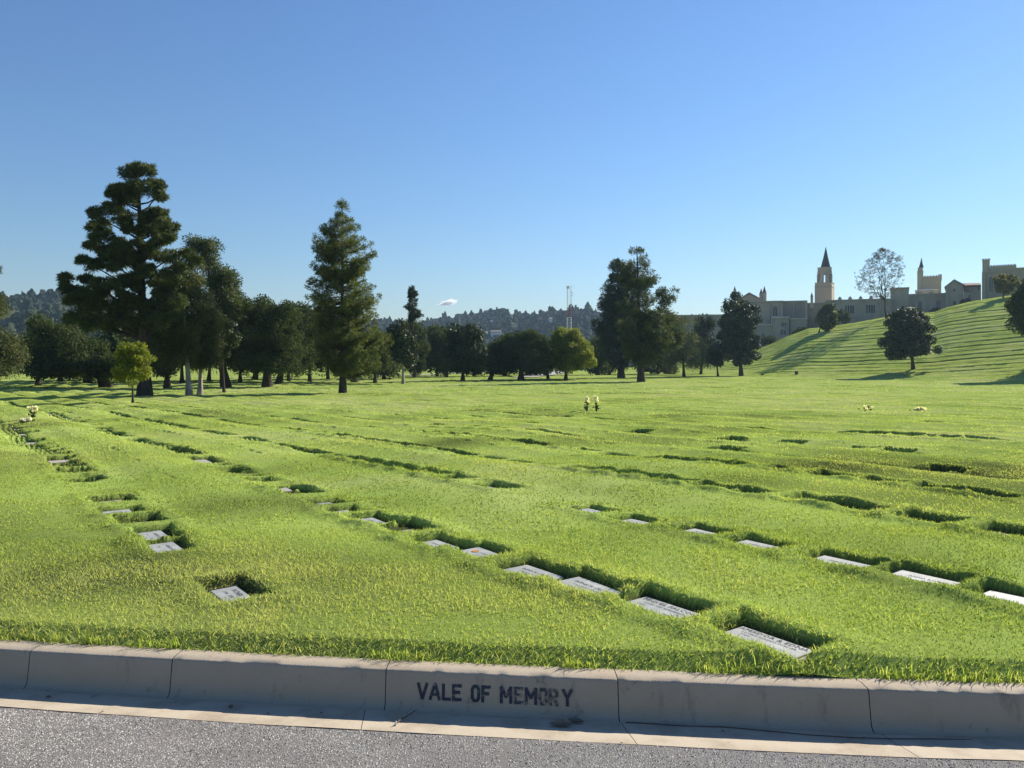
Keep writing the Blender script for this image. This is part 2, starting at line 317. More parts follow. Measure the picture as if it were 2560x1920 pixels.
# ------------------------------------------------------------ kerb, gutter, road
def kerb_x(px, dz=-1.48):                                  # photo column -> X on the kerb's front edge
    X = 0.
    for _ in range(30): X = (px-CX)/F*KY(X)
    return X
def kerb():
    cuts = sorted([-14, -9.5, -6.1]+[kerb_x(p) for p in (75, 430, 965, 1545, 2172)]+[4.3, 7.5, 11, 15])
    prof = [(KB+.01, .165), (KB*.5, .172), (.014, .171), (.004, .168), (0, .161), (-.010, .10), (-.020, .045), (-.026, .02), (-.040, .006), (-.06, .004)]
    V = []; Fs = []; off = 0
    for a, b in zip(cuts[:-1], cuts[1:]):
        n = max(8, int((b-a)/(.012 if abs(a) < 5 else .1))); X = np.linspace(a+.002, b-.002, n); pts = []
        chip = np.clip(vn(X/.05, X*0+1, 51)-.55, 0, 1)*.02*(vn(X/.5, X*0+3, 52) > .45)+.0015*vn(X/.02, X*0, 53)
        for j, (dy, z) in enumerate(prof):
            dyy = dy+(chip if j in (3, 4) else chip*.5 if j in (2,) else 0); zz = z-(chip*.6 if j in (3, 4) else 0)
            Yc = KY(X)+dyy; pts.append(np.stack([X, Yc, np.broadcast_to(zz, X.shape)+.0012*(vn(X/.11, X*0+j, 54)-.5)], 1))
        m = len(prof); P = np.stack(pts, 1).reshape(-1, 3); V.append(P)
        i = (np.arange(n-1)[:, None]*m+np.arange(m-1)[None, :]).ravel()+off
        Fs.append(np.stack([i, i+1, i+m+1, i+m], 1))
        for e in (0, n-1):                                  # end faces
            q = np.arange(m)+e*m+off
            V.append(np.array([[P[e*m, 0], P[e*m, 1], -.02], [P[e*m+m-1, 0], P[e*m+m-1, 1], -.02]]))
        off += len(P)+4
    V2 = np.concatenate(V); o = npm('kerb', V2, np.concatenate(Fs), M['concrete'], smooth=True); tag(o, kind='structure')
    d = MB()                                               # dark earth inside the joints
    for c in cuts[1:-1]:
        y = KY(c); d.add([(c-.004, y-.022, .0), (c+.004, y-.022, .0), (c+.004, y+.004, .15), (c-.004, y+.004, .15), (c-.004, y+KB, .166), (c+.004, y+KB, .166)], [(0, 1, 2, 3), (3, 2, 5, 4)])
    tag(d.build('kerb_joints', M['crack']), kind='structure')
kerb()
GP = [(-.055, .003), (-.09, .005), (-.14, .009), (-.20, .018), (-.26, .026), (-.312, .032)]
def gutter():
    cuts = [-15]+sorted([kerb_x(75)-.15, kerb_x(925)-.02, kerb_x(1545), kerb_x(2172)+.02, -6.2, 5.2])+[15]
    V = []; Fs = []; off = 0
    for a, b in zip(cuts[:-1], cuts[1:]):
        n = max(6, int((b-a)/.03)); X = np.linspace(a+.0015, b-.0015, n); sk = .25 if b > 2 and a > 1.2 else .0
        pts = []
        for j, (dy, z) in enumerate(GP):
            w = .012*(vn(X/.4, X*0+4, 60)-.5)*(j == len(GP)-1)
            pts.append(np.stack([X+(-dy)*.12, KY(X)+dy+w, z+.002*(vn(X/.3, X*0+j, 61)-.5)], 1))
        m = len(GP); P = np.stack(pts, 1).reshape(-1, 3); V.append(P)
        i = (np.arange(n-1)[:, None]*m+np.arange(m-1)[None, :]).ravel()+off; Fs.append(np.stack([i, i+1, i+m+1, i+m], 1)); off += len(P)
    tag(npm('gutter', np.concatenate(V), np.concatenate(Fs), M['gutter'], smooth=True), kind='structure')
    d = MB(); 
    for c in cuts[1:-1]:
        d.add([(c+(-dy)*.12+s, KY(c)+dy, z-.003) for (dy, z) in GP for s in (-.005, .005)], [(2*i, 2*i+1, 2*i+3, 2*i+2) for i in range(len(GP)-1)])
    tag(d.build('gutter_joints', M['crack']), kind='structure')
gutter()
def road():
    X = np.concatenate([np.linspace(-15, -2.6, 30)[:-1], np.linspace(-2.6, 2.9, 300), np.linspace(2.9, 15, 30)[1:]])
    D = np.concatenate([np.linspace(.300, .95, 35), [1.3, 2, 3, 5, 7, 9]])
    XX, DD = np.meshgrid(X, D); Y = KY(XX)-DD; Z = .0295+.05*np.clip((DD-.30)/2, 0, 1)+.003*(vn(XX/.2, DD/.2, 71)-.5)
    n, m = XX.shape; i = (np.arange(n-1)[:, None]*m+np.arange(m-1)[None, :]).ravel()
    tag(npm('road', np.stack([XX, Y, Z], 2).reshape(-1, 3), np.stack([i, i+m, i+m+1, i+1], 1), M['asphalt'], smooth=True), kind='structure')
    N = 120000; x = rng.uniform(-2.6, 2.9, N); d = .306+rng.random(N)**1.1*.55
    cx = kerb_x(1266)+.02*np.sin(d*23)+.012*(vn(d/.03, d*0, 73)-.5)*2
    k = (np.abs(x-cx) > .006+.014*vn(d/.05, d*0+7, 74)) & (d > .303+.02*vn(x/.03, x*0, 75)); x = x[k]; d = d[k]; N = len(x)
    r = (.0022+.0030*rng.random(N)**2); z = .0294+.05*np.clip((d-.30)/2, 0, 1)+.003*(vn(x/.2, d/.2, 71)-.5)
    B = np.array([[1,0,0],[0,1,0],[-1,0,0],[0,-1,0],[0,0,1.]]); Fq = np.array([[0,1,4],[1,2,4],[2,3,4],[3,0,4]])
    th = rng.random(N)*6.28; c, s = np.cos(th), np.sin(th)
    V = B[None]*(1+.7*(rng.random((N, 5, 3))-.5)); V[:, 4, :2] = (rng.random((N, 2))-.5)*1.1; V[:, :, 2] *= .5+.6*rng.random((N, 1))
    Vx = (V[:, :, 0]*c[:, None]-V[:, :, 1]*s[:, None])*r[:, None]+x[:, None]; Vy = (V[:, :, 0]*s[:, None]+V[:, :, 1]*c[:, None])*r[:, None]+(KY(x)-d)[:, None]
    Vz = V[:, :, 2]*r[:, None]*.75+z[:, None]-.0006
    Fc = (Fq[None]+np.arange(N)[:, None, None]*5).reshape(-1, 3)
    tn = np.clip(.5+1.15*(rng.random(N)-.5)+.25*(vn(x/.25, d/.1, 77)-.5), 0, 1)
    tag(npm('road_gravel', np.stack([Vx, Vy, Vz], 2).reshape(-1, 3), Fc, M['stone'], tone=np.repeat(tn, 5)), 'coarse grey and pinkish stone chips bedded in the road surface', 'gravel', kind='stuff')
road()

# painted kerb lettering (letter strokes in a unit box)
LET = {'V': [[(0,1),(.5,0)],[(1,1),(.5,0)]], 'A': [[(0,0),(.5,1)],[(1,0),(.5,1)],[(.22,.32),(.78,.32)]], 'L': [[(.1,1),(.1,0)],[(.02,.06),(.95,.06)]],
 'E': [[(.1,1),(.1,0)],[(.02,.94),(.95,.94)],[(.1,.52),(.8,.52)],[(.02,.06),(.95,.06)]], 'F': [[(.1,1),(.1,0)],[(.02,.94),(.95,.94)],[(.1,.52),(.78,.52)]],
 'M': [[(.08,0),(.08,1)],[(.92,0),(.92,1)],[(.08,.98),(.5,.38)],[(.92,.98),(.5,.38)]],
 'O': [[(.1,.22),(.1,.78)],[(.1,.78),(.3,.95)],[(.3,.95),(.7,.95)],[(.7,.95),(.9,.78)],[(.9,.78),(.9,.22)],[(.9,.22),(.7,.05)],[(.7,.05),(.3,.05)],[(.3,.05),(.1,.22)]],
 'R': [[(.1,0),(.1,1)],[(.1,.94),(.7,.94)],[(.7,.94),(.9,.8)],[(.9,.8),(.9,.62)],[(.9,.62),(.7,.48)],[(.7,.48),(.1,.48)],[(.5,.48),(.92,0)]],
 'Y': [[(0,1),(.5,.48)],[(1,1),(.5,.48)],[(.5,.5),(.5,0)]]}
def lettering():
    spec = [('V',1046,1068,0),('A',1076,1100,0),('L',1107,1127,0),('E',1132,1154,0),('O',1179,1199,0),('F',1205,1226,0),('M',1251,1279,0),('E',1286,1307,1),('M',1313,1341,0),('O',1347,1367,1),('R',1373,1394,1),('Y',1407,1428,0)]
    lay = 0; root = empty('kerb_lettering', (kerb_x(1240), KY(kerb_x(1240)), .09), 'black stencilled letters VALE OF MEMORY on the kerb face', 'lettering')
    words_ = [spec[:4], spec[4:6], spec[6:]]
    for wd in words_:
      mb = MB()
      for ch, a, b, worn in wd:
          xa, xb = kerb_x(a), kerb_x(b); w = xb-xa; h = .068; z0 = .052; th = .0068
          for (p, q) in LET[ch]:
              lay += 1; P = [Vector((xa+w*p[0], 0, z0+h*p[1])), Vector((xa+w*q[0], 0, z0+h*q[1]))]; dr = (P[1]-P[0]).normalized(); nn = Vector((-dr.z, 0, dr.x))*th; e = dr*th*.4
              for sg in range(4):
                  A = P[0]-e+(P[1]+e-P[0]+e)*(sg/4); B_ = P[0]-e+(P[1]+e-P[0]+e)*((sg+1)/4)
                  pts = [A-nn, B_-nn, B_+nn, A+nn]; j = [random.uniform(-.0007, .0007) for _ in range(4)]
                  mb.add([(v.x, KY(v.x)-.010*min(1, max(0, (.158-v.z)/.058))-.010*max(0, (.10-v.z)/.055)-.0022-lay*.00004, v.z+jj) for v, jj in zip(pts, j)], [(0, 1, 2, 3)], worn)
      mb.build('painted_word', [M['stencil'], M['stencil2']], root)
lettering()

# ------------------------------------------------------------ markers
def text_mesh(words, size):
    cu = bpy.data.curves.new('t', 'FONT'); cu.body = words; cu.size = size; cu.align_x = 'CENTER'; cu.resolution_u = 1; cu.extrude = 0
    o = bpy.data.objects.new('t', cu); COL.objects.link(o); dg = bpy.context.evaluated_depsgraph_get(); me = o.evaluated_get(dg).to_mesh()
    v = [tuple(x.co) for x in me.vertices]; f = [tuple(p.vertices) for p in me.polygons]; o.evaluated_get(dg).to_mesh_clear(); bpy.data.objects.remove(o); return v, f
def slab(hl, hw, z0, z1, b=.006):
    m = MB(); m.add([(sx*a, sy*c, z) for (a, c, z) in ((hl, hw, z0), (hl, hw, z1-b), (hl-b, hw-b, z1)) for sx, sy in ((-1,-1),(1,-1),(1,1),(-1,1))],
        [(0,1,5,4),(1,2,6,5),(2,3,7,6),(3,0,4,7),(4,5,9,8),(5,6,10,9),(6,7,11,10),(7,4,8,11),(8,9,10,11)]); return m
TXT = {1: [('ANNA ROSE', .045, 0, .02), ('1931', .030, -.09, -.06), ('1994', .030, .09, -.06)], 2: [('ELENA M. CRUZ', .045, 0, .035), ('OUR LOVING MOTHER', .024, 0, -.015), ('1922', .026, -.09, -.07), ('1989', .026, .09, -.07)],
 3: [('FATHER', .05, 0, .04), ('1904  1976', .04, 0, -.03)], 4: [('AMADOR & EDNA', .050, 0, .055), ('LOVING PARENTS FOREVER', .026, 0, .012), ('1924', .028, -.12, -.03), ('1987', .028, .07, -.09)],
 5: [('MIGUEL FALCON', .050, 0, .055), ('LOVED AND REMEMBERED', .024, 0, .01), ('1919', .028, -.13, -.04), ('1983', .028, .07, -.08)], 6: [('J. LARSEN', .04, .04, .02), ('1940  1991', .026, .04, -.04)]}
rowname = {'L': 'the row by the white flowers', 'A': 'the row of the large engraved stone', 'B': 'the second diagonal row',
 'D': 'the third diagonal row', 'E': 'the fourth diagonal row', 'F': 'the fifth diagonal row', 'G': 'the line below the dark bouquet', 'far': 'the far rows before the trees'}
NL = {('L',0): 'grey flat grave marker with broad dark side groove, alone near the left kerb', ('L',1): 'flat grey marker, lowest of the close pair in the left row', ('L',2): 'flat grey marker just above the lowest of the close pair in the left row',
 ('L',3): 'small tilted grey marker above the close pair in the left row', ('A',0): 'largest pale engraved grave marker, closest to the kerb, with dark near edge', ('A',1): 'large pale engraved marker with dark near edge, second from the kerb',
 ('A',2): 'pale engraved marker, third from the kerb in the middle diagonal row', ('A',3): 'pale engraved marker, fourth from the kerb in the middle diagonal row', ('A',4): 'grey marker with a small orange bronze emblem, fifth from the kerb',
 ('A',5): 'small pale marker half sunk in grass, just beyond the one with orange emblem', ('A',6): 'small grey marker beside a dark grass hollow, seventh in the middle row', ('A',7): 'narrow pale sliver of marker, eighth in the middle diagonal row',
 ('A',8): 'thin pale sliver of marker under a dark tuft, ninth in the middle row', ('B',0): 'pale marker edge at the right border, lowest of the right diagonal row', ('B',1): 'long pale marker, lowest one fully in view of the right diagonal row',
 ('B',2): 'long pale marker with dark far edge, next above the lowest of the right row', ('B',3): 'pale marker with rows of engraved lines in the right diagonal row', ('B',4): 'plain pale long marker, first of the four along the right diagonal row',
 ('B',5): 'faint marker edge under a deep dark hollow in the right diagonal row', ('B',6): 'bright sliver of marker under a long dark hollow at the head of the right row'}
M['orange'] = mat('bronze_emblem', (.45,.20,.04), .5, .5)
_small = slab(.20, .13, -.05, 0); small_me = None; cnt = {}
for (x, y, hl, hw, tk, r) in stones:
    z = float(H(np.array([x]), np.array([y]))[0]+detail(np.array([x]), np.array([y]))[0])-.012
    i = cnt.get(r, 0); cnt[r] = i+1; lab = NL.get((r, i)); rz = math.atan2(-CU, SU)
    if lab:
        t = empty('grave_marker', (0, 0, 0), lab, 'grave marker', 'flat grave markers in the lawn')
        big = tk in (3, 4, 5); bs = slab(hl, hw, -.06, -.006 if big else 0); bs.build('concrete_base', M['markerbase'] if big else M['granite'], t)
        if big:
            g = MB(); s_ = slab(hl-.022, hw-.022, -.02, .006, .004); dy = .006
            s_.v = [(a+(.02 if tk == 3 else 0), b+dy, c) for a, b, c in s_.v]; s_.build('granite_plaque', M['granite'], t)
            if tk == 3: g.box(-hl+.05, -hl+.066, -hw+.01, hw-.01, -.004, .0085)
            else: g.box(-hl+.012, hl-.012, -hw+.012, -hw+.026, -.004, -.0035+.0)
            g.build('edge_groove', M['crack'], t)
        if tk:
            for (w, sz, ox, oy) in TXT[tk]:
                m = MB(); v, f = text_mesh(w, sz*hl/.235); m.add([(a+ox*hl/.235, b+oy*hw/.14, .0075 if big else .0015) for a, b, c in v], f)
                m.build('inscription_lettering', M['ink'], t)
            if tk == 6: m = MB(); m.ring([(-.09, .02, .0012), (-.09, .02, .004)], [.03, .03], 12); m.build('emblem', M['orange'], t)
        t.rotation_euler = (random.uniform(-.015, .015), random.uniform(-.015, .015), rz); t.location = (x, y, z-(.018 if big else .004))
    else:
        if small_me is None:
            o = _small.build('grave_marker', M['markerbase']); small_me = o.data
        else: o = bpy.data.objects.new('grave_marker', small_me); COL.objects.link(o)
        o.location = (x, y, z-.030); o.rotation_euler = (random.uniform(-.03, .03), random.uniform(-.03, .03), rz); o.scale = (hl/.2, hw/.13, 1)
        tag(o, 'small flat marker sunk in a dark hollow, in '+rowname[r], 'grave marker', 'sunken markers in '+rowname[r])

# ------------------------------------------------------------ trees
KREF = [0., 0.]                                             # the building being laid out: its bearing and distance
def W(px, py, Y): return np.array([(px-CX)/F*Y-(KREF[0]*(Y-KREF[1])), Y, EYE+(HY-py)/F*Y])
def unit(n):
    v = rng.normal(size=(n, 3)); return v/np.linalg.norm(v, axis=1)[:, None]
def rhomb(C, A, B):                                        # pointed leaf faces: centre, half length, half width
    n = len(C); V = np.stack([C-A, C+B, C+A, C-B], 1).reshape(-1, 3); return V, np.arange(4*n).reshape(-1, 4)
def broad_leaves(cl, rc, n, size, flat=.8, droop=0.):
    """n leaves round each clump centre; returns verts, faces, tone"""
    m = len(cl); N = m*n; c = np.repeat(cl, n, 0); r = np.repeat(np.broadcast_to(rc, (m,)), n)
    d = unit(N); rad = r*(.25+.75*rng.random(N)**.5); P = c+d*rad[:, None]*np.array([1, 1, flat])
    nrm = d*.8+unit(N); nrm[:, 2] += .35; nrm /= np.linalg.norm(nrm, axis=1)[:, None]
    a = np.cross(nrm, unit(N)); a /= np.linalg.norm(a, axis=1)[:, None]+1e-6; a[:, 2] -= droop; b = np.cross(nrm, a)
    s = size*(.6+.8*rng.random(N)); V, Fc = rhomb(P, a*s[:, None], b*(s*.5)[:, None])
    t = .45+.35*np.repeat(rng.random(m)-.5, n)+.5*(rng.random(N)-.5); return V, Fc, np.repeat(np.clip(t, 0, 1), 4)
def needle_puffs(cl, rc, n, ln, wd, up=.3, droop=0., ax=None):
    m = len(cl); N = m*n; c = np.repeat(cl, n, 0); r = np.repeat(np.broadcast_to(rc, (m,)), n); d = unit(N); d[:, 2] = d[:, 2]*.8+up*rng.random(N)
    if ax is not None: d += np.repeat(ax, n, 0)*.7
    d /= np.linalg.norm(d, axis=1)[:, None]; P = c+d*(r*(.15+.75*rng.random(N)**.7))[:, None]*np.array([1, 1, .8])
    d2 = d+.6*unit(N); d2[:, 2] -= droop; d2 /= np.linalg.norm(d2, axis=1)[:, None]
    b = np.cross(d2, unit(N)); b /= np.linalg.norm(b, axis=1)[:, None]+1e-6; s = ln*(.6+.7*rng.random(N))
    V, Fc = rhomb(P+d2*(s*.3)[:, None], d2*(s*.5)[:, None], b*(wd*(.7+.6*rng.random(N)))[:, None])
    t = .42+.35*np.repeat(rng.random(m)-.5, n)+.45*(rng.random(N)-.5); return V, Fc, np.repeat(np.clip(t, 0, 1), 4)
def along(P, Y):                                           # crown depth runs along its own bearing
    P = np.array(P); k = P[:, 1]/Y; P[:, 0] *= k; P[:, 2] = EYE+(P[:, 2]-EYE)*k; return P
class Prof:
    """crown outline from photo rows (y, left, right)"""
    def __init__(s, rows, Y, tr=None, sc=None, ox=0, oy=0):
        r = np.array(rows, float)
        if sc: r[:, 0] = oy+r[:, 0]/sc; r[:, 1] = ox+r[:, 1]/sc; r[:, 2] = ox+r[:, 2]/sc
        r = r[np.argsort(-r[:, 0])]; s.z = EYE+(HY-r[:, 0])/F*Y; s.l = (r[:, 1]-CX)/F*Y; s.r = (r[:, 2]-CX)/F*Y; s.Y = Y
        s.zmin, s.zmax = s.z[0], s.z[-1]
    def at(s, z): l = np.interp(z, s.z, s.l); r = np.interp(z, s.z, s.r); return (l+r)/2, (r-l)/2
    def clumps(s, n, rc, depth=.9, out=.45, seed=None):
        zz = np.linspace(s.zmin+.5*rc, s.zmax-.7*rc, 200); w = np.maximum(s.at(zz)[1]-rc*.5, .12*rc)**1.5; w /= w.sum()
        z = rng.choice(zz, n, p=w)+rng.normal(size=n)*rc*.2; cx, hw = s.at(z); ih = np.maximum(hw-rc*.62, .05)
        a = rng.random(n)*2*math.pi; q = rng.random(n)**out
        return along(np.stack([cx+ih*q*np.cos(a), s.Y+ih*depth*q*np.sin(a), z], 1), s.Y)
def flare(base, top, r0, r1, bend=.0, n=8, roots=1.5):
    b = Vector(base); t = Vector(top); pts = []; rs = []
    L_ = (t-b).length; bx = random.uniform(-1, 1)*bend*L_; by = random.uniform(-1, 1)*bend*L_
    for i in range(n+1):
        q = i/n; p = b.lerp(t, q)+Vector((bx, by, 0))*math.sin(q*math.pi)*.5; pts.append(p)
        rs.append((r0*(1-q)+r1*q)*(1+(roots-1)*math.exp(-q*L_/(r0*2.2))))
    pts.insert(0, Vector(base)-Vector((0, 0, .6))); rs.insert(0, rs[0]*1.15)
    j = pts[1]+Vector((0, 0, r0*1.2)); return pts, rs
def limbs(mb, trunk_pts, cl, nl, r, zlo=.3, up=.15):
    if not len(cl): return
    idx = rng.choice(len(cl), min(nl, len(cl)), replace=False); tp = trunk_pts[1:]
    for i in idx:
        c = Vector(cl[i]); best = None
        zt = c.z-abs((c.xy-tp[-1].xy).length)*(.35+up); z0 = tp[0].z; z1 = tp[-1].z; q = min(.97, max(zlo, (zt-z0)/(z1-z0+1e-6)))
        k = q*(len(tp)-1); a = int(k); p = tp[a].lerp(tp[min(a+1, len(tp)-1)], k-a); L_ = (c-p).length; rr = min(r*.8, r*(.25+.035*L_))
        m1 = p.lerp(c, .4)+Vector((random.uniform(-.1, .1)*L_, random.uniform(-.1, .1)*L_, -.04*L_)); m2 = p.lerp(c, .75)+Vector((random.uniform(-.06, .06)*L_, random.uniform(-.06, .06)*L_, .03*L_))
        mb.tube([p, m1, m2, c], [rr, rr*.7, rr*.42, rr*.15], 5)
def tree(name, label, base_px, cl, leaves, M_leaf, r0, top=None, bark='bark', nl=14, group=None, Y=None, bend=.02, zlo=.3, cat='tree', roots=1.5, extra=None):
    if Y is None: x, y, z = ground(*base_px)
    else: x = (base_px[0]-CX)/F*Y; y = Y; z = float(H(np.array([x]), np.array([y]))[0])
    t = empty(name, (x, y, z), label, cat, group)
    tx, ty, tz = top if top is not None else (float(cl[:, 0].mean()), y, float(cl[:, 2].max()))
    pts, rs = flare((x, y, z), (tx, ty, tz), r0, r0*.12, bend, 9, roots); mb = MB(); mb.tube(pts, rs, 10); limbs(mb, pts, cl, nl, r0*.6, zlo)
    if extra: extra(mb, pts)
    mb.build('trunk', M[bark], t, True)
    V, Fc, tn = leaves; npm('crown', V, Fc, M[M_leaf], t, tone=tn)
    return t
def cat3(parts):
    V = []; Fc = []; T = []; o = 0
    for v, f, t in parts: V.append(v); Fc.append(f+o); T.append(t); o += len(v)
    return np.concatenate(V), np.concatenate(Fc), np.concatenate(T)
def conifer(prof, trunk_x, z0, nb, sp, ln, wd, rise=.15, droop=0., per=26, zfoot=None, gap=None, rc=.4):
    """whorls of limbs out to the outline, needle sprays along each; returns spray leaves and limb paths"""
    C = []; A = []; paths = []; Rr = []
    zz = np.linspace(prof.zmin, prof.zmax-.02*(prof.zmax-prof.zmin), 300); hw = prof.at(zz)[1]+.12; w = hw**.8; w /= w.sum()
    zs = np.sort(rng.choice(zz, nb, p=w))
    for z in zs:
        cx, h = prof.at(z); tx = trunk_x(z); a = rng.random()*2*math.pi; ca, sa = math.cos(a), math.sin(a)
        reach = ((cx+h-tx) if ca > 0 else (tx-(cx-h))); reach = max(.15, reach); side = reach*abs(ca)+h*(1-abs(ca)); Lr = side*(.72+.33*rng.random())-rc*.45
        if Lr < .1: Lr = .1
        zst = z-rise*Lr; tip = np.array([tx+ca*Lr, prof.Y+sa*Lr, z]); st = np.array([tx, prof.Y, max(zst, z0)])
        path = list(along([st+(tip-st)*q+np.array([0, 0, (-.10+droop)*Lr*math.sin(q*math.pi)]) for q in (0, .35, .7, 1)], prof.Y)); paths.append((path, Lr))
        n = max(2, int(Lr/(rc*.62))); 
        for k in range(n):
            q = .30+.70*(k+rng.random()*.6)/n; q = min(q, 1); p = st+(tip-st)*q; p = p+np.array([0, 0, (-.10+droop)*Lr*math.sin(q*math.pi)])+rng.normal(size=3)*np.array([.3, .3, .16])*rc*(1 if k < n-1 else .3)
            C.append(p); A.append(np.array([ca, sa, .35])); Rr.append(rc*(1.15-.45*q))
    C = along(C, prof.Y); A = np.array(A); Rr = np.array(Rr)
    return needle_puffs(C, Rr, per, ln, wd, .2, droop, A), paths, C
def conifer_tree(name, label, base_px, prof, r0, M_leaf, nb, per, ln, wd, rc, rise=.15, droop=0., bark='bark', Y=None, top_px=None, group=None, extra_l=None):
    if Y is None: x, y, z = ground(*base_px)
    else: x = (base_px[0]-CX)/F*Y; y = Y; z = float(H(np.array([x]), np.array([y]))[0])
    tx1 = float(prof.at(prof.zmax)[0]); fx = lambda zz: x+(tx1-x)*(zz-z)/(prof.zmax-z)
    lv, paths, C = conifer(prof, fx, z+.3, nb, None, ln, wd, rise, droop, per, rc=rc)
    t = empty(name, (x, y, z), label, 'tree', group); pts, rs = flare((x, y, z), (tx1, y, prof.zmax-.2), r0, r0*.1, .004, 10); mb = MB(); mb.tube(pts, rs, 10)
    for path, L_ in paths:
        rr = min(r0*.35, .015*L_+.012); mb.tube(path, [rr, rr*.75, rr*.5, rr*.2], 4)
    mb.build('trunk', M[bark], t, True)
    if extra_l: lv = cat3([lv]+extra_l)
    npm('crown', lv[0], lv[1], M[M_leaf], t, tone=lv[2]); return t

# the tall umbrella-tiered pine on the left: needle masses where the photograph shows them
HYp = 54.07
S1 = lambda L: [(x/2.37, 360+y/2.37, r/2.37) for x, y, r in L]
puffs = S1([(810,140,55),(760,190,60),(865,165,55),(820,250,70),(755,280,60),(895,260,70),(700,262,45),(675,300,50),(955,320,45),(790,330,55),(720,345,55),(930,250,50),
 (635,370,45),(560,410,50),(600,455,62),(680,420,65),(755,430,60),(910,430,65),(975,470,60),(1015,505,42),(960,535,62),(895,500,45),(555,560,55),(535,605,45),(600,625,52),(640,545,48),(1000,560,45),(925,590,50),(745,600,45),(690,640,58),(890,620,40),(560,500,50),(770,500,45),
 (495,690,42),(555,715,55),(620,700,58),(700,705,62),(765,690,50),(955,665,55),(1040,665,62),(1115,660,60),(1160,690,45),(1085,730,60),(990,765,50),(640,660,50),(885,740,40),
 (385,800,48),(400,850,55),(455,890,48),(515,800,45),(575,825,52),(650,830,58),(500,880,50),(440,930,50),(1000,850,60),(1085,800,55),(720,800,45),(930,830,50),(610,880,45),(560,900,40),
 (500,990,75),(600,960,60),(690,965,60),(770,950,60),(870,960,60),(960,940,65),(1050,930,60),(640,1040,80),(750,1050,80),(860,1060,80),(960,1040,75),(540,1070,75),(440,1040,60),(1040,1010,60)])
puffs += S1([(rng.normal(825, 30+.10*(yy-100)), yy+rng.normal()*10, 42) for yy in np.linspace(400, 930, 30)])
cl = []; rr = []
for (px, py, r) in puffs:
    w = r/F*HYp; d = min(3.5, abs(px-350)/F*HYp*.9+1.0)
    for s_ in (-1, 1, 0) if py > 700 else (-1, 1):
        dy_ = s_*d*rng.uniform(.2, .75); cl.append(W(px, py, HYp+dy_)+np.array([rng.normal()*.15*w, 0, rng.normal()*.12*w])); rr.append(w*.80)
cl = np.array(cl); rr = np.array(rr); sub = []; subr = []
for c, r in zip(cl, rr):
    for k in range(9): sub.append(c+unit(1)[0]*r*.75*np.array([1, 1, .75])); subr.append(r*(.36+.2*rng.random()))
tree('tall_pine', 'tallest pine on the left with tiered rounded needle masses and a thick dark trunk', (362, 990), cl, needle_puffs(np.array(sub), np.array(subr), 75, .30, .026, .55), 'pine', .42, top=W(345, 408, HYp), nl=70, Y=HYp, bend=.0, zlo=.25, roots=1.35)

def P1(rows): return dict(rows=rows, sc=2.37, ox=0, oy=360)
def btree(name, label, bp, rows, mat_, r0, ncl, rc, n, size, bark='bark', Y=None, nl=14, depth=.9, out=.4, sc=None, ox=0, oy=0, flat=.8, droop=0., top=None, group=None, needles=None, bend=.03, zlo=.3):
    if Y is None: Y = ground(*bp)[1]
    p = Prof(rows, Y, sc=sc, ox=ox, oy=oy); cl = p.clumps(ncl, rc, depth, out)
    lv = broad_leaves(cl, rc*(.8+.4*rng.random(len(cl))), n, size, flat, droop) if needles is None else needle_puffs(cl, rc*(.8+.4*rng.random(len(cl))), n, size, needles, .2, droop)
    return tree(name, label, bp, cl, lv, mat_, r0, bark=bark, nl=nl, Y=Y, top=top, group=group, bend=bend, zlo=zlo)
# young lime tree
btree('young_tree', 'small young tree with bright yellow green leaves and thin stem before the tall pine', (332, 1008), [(850,315,345),(862,295,368),(880,282,380),(900,280,384),(925,276,388),(942,285,390),(958,300,382)], 'lime', .055, 66, .30, 150, .062, nl=20, depth=.95, bend=.01)
# weeping pines with pale trunks
btree('weeping_pine', 'drooping long needled pine with pale leaning trunk, left of the pale trunked pair', (473, 986), [(620,1050,1160),(660,1010,1200),(720,980,1230),(780,960,1260),(850,940,1270),(920,930,1270),(1000,920,1240),(1080,900,1220),(1180,880,1200),(1280,900,1200),(1330,950,1150)], 'weep', .19, 90, .85, 330, .30, bark='palebark', sc=2.37, oy=360, Y=56., needles=.026, droop=.9, nl=26)
btree('weeping_pine', 'drooping long needled pine with pale straight trunk, right of the pale trunked pair', (500, 985), [(850,1180,1270),(920,1150,1280),(990,1120,1300),(1030,1120,1335),(1100,1100,1330),(1180,1090,1320),(1260,1080,1320),(1320,1090,1300),(1350,1120,1260)], 'weep', .17, 62, .8, 330, .30, bark='palebark', sc=2.37, oy=360, Y=57.5, needles=.026, droop=.9, nl=22)
btree('stone_pine', 'tall rounded clump pine with thick dark trunk rising right of the tallest pine', (565, 967), [(530,1110,1220),(570,1080,1290),(620,1080,1325),(670,1130,1325),(720,1170,1280),(755,1180,1400),(800,1200,1430),(850,1200,1415),(880,1180,1470),(940,1200,1510),(1010,1200,1500),(1060,1180,1440),(1150,1180,1450),(1230,1200,1400)], 'pine', .40, 190, 1.0, 240, .24, sc=2.37, oy=360, Y=80., nl=34, needles=.05, top=tuple(W(512, 610, 80.)), out=.6)
btree('magnolia_tree', 'glossy leaved tree under the tall clump pine, right of the pale trunks', (560, 975), [(1040,1290,1370),(1080,1240,1420),(1140,1200,1445),(1200,1200,1440),(1250,1220,1400),(1290,1260,1360)], 'magnolia', .10, 40, .55, 150, .13, sc=2.37, oy=360, Y=64., nl=12)
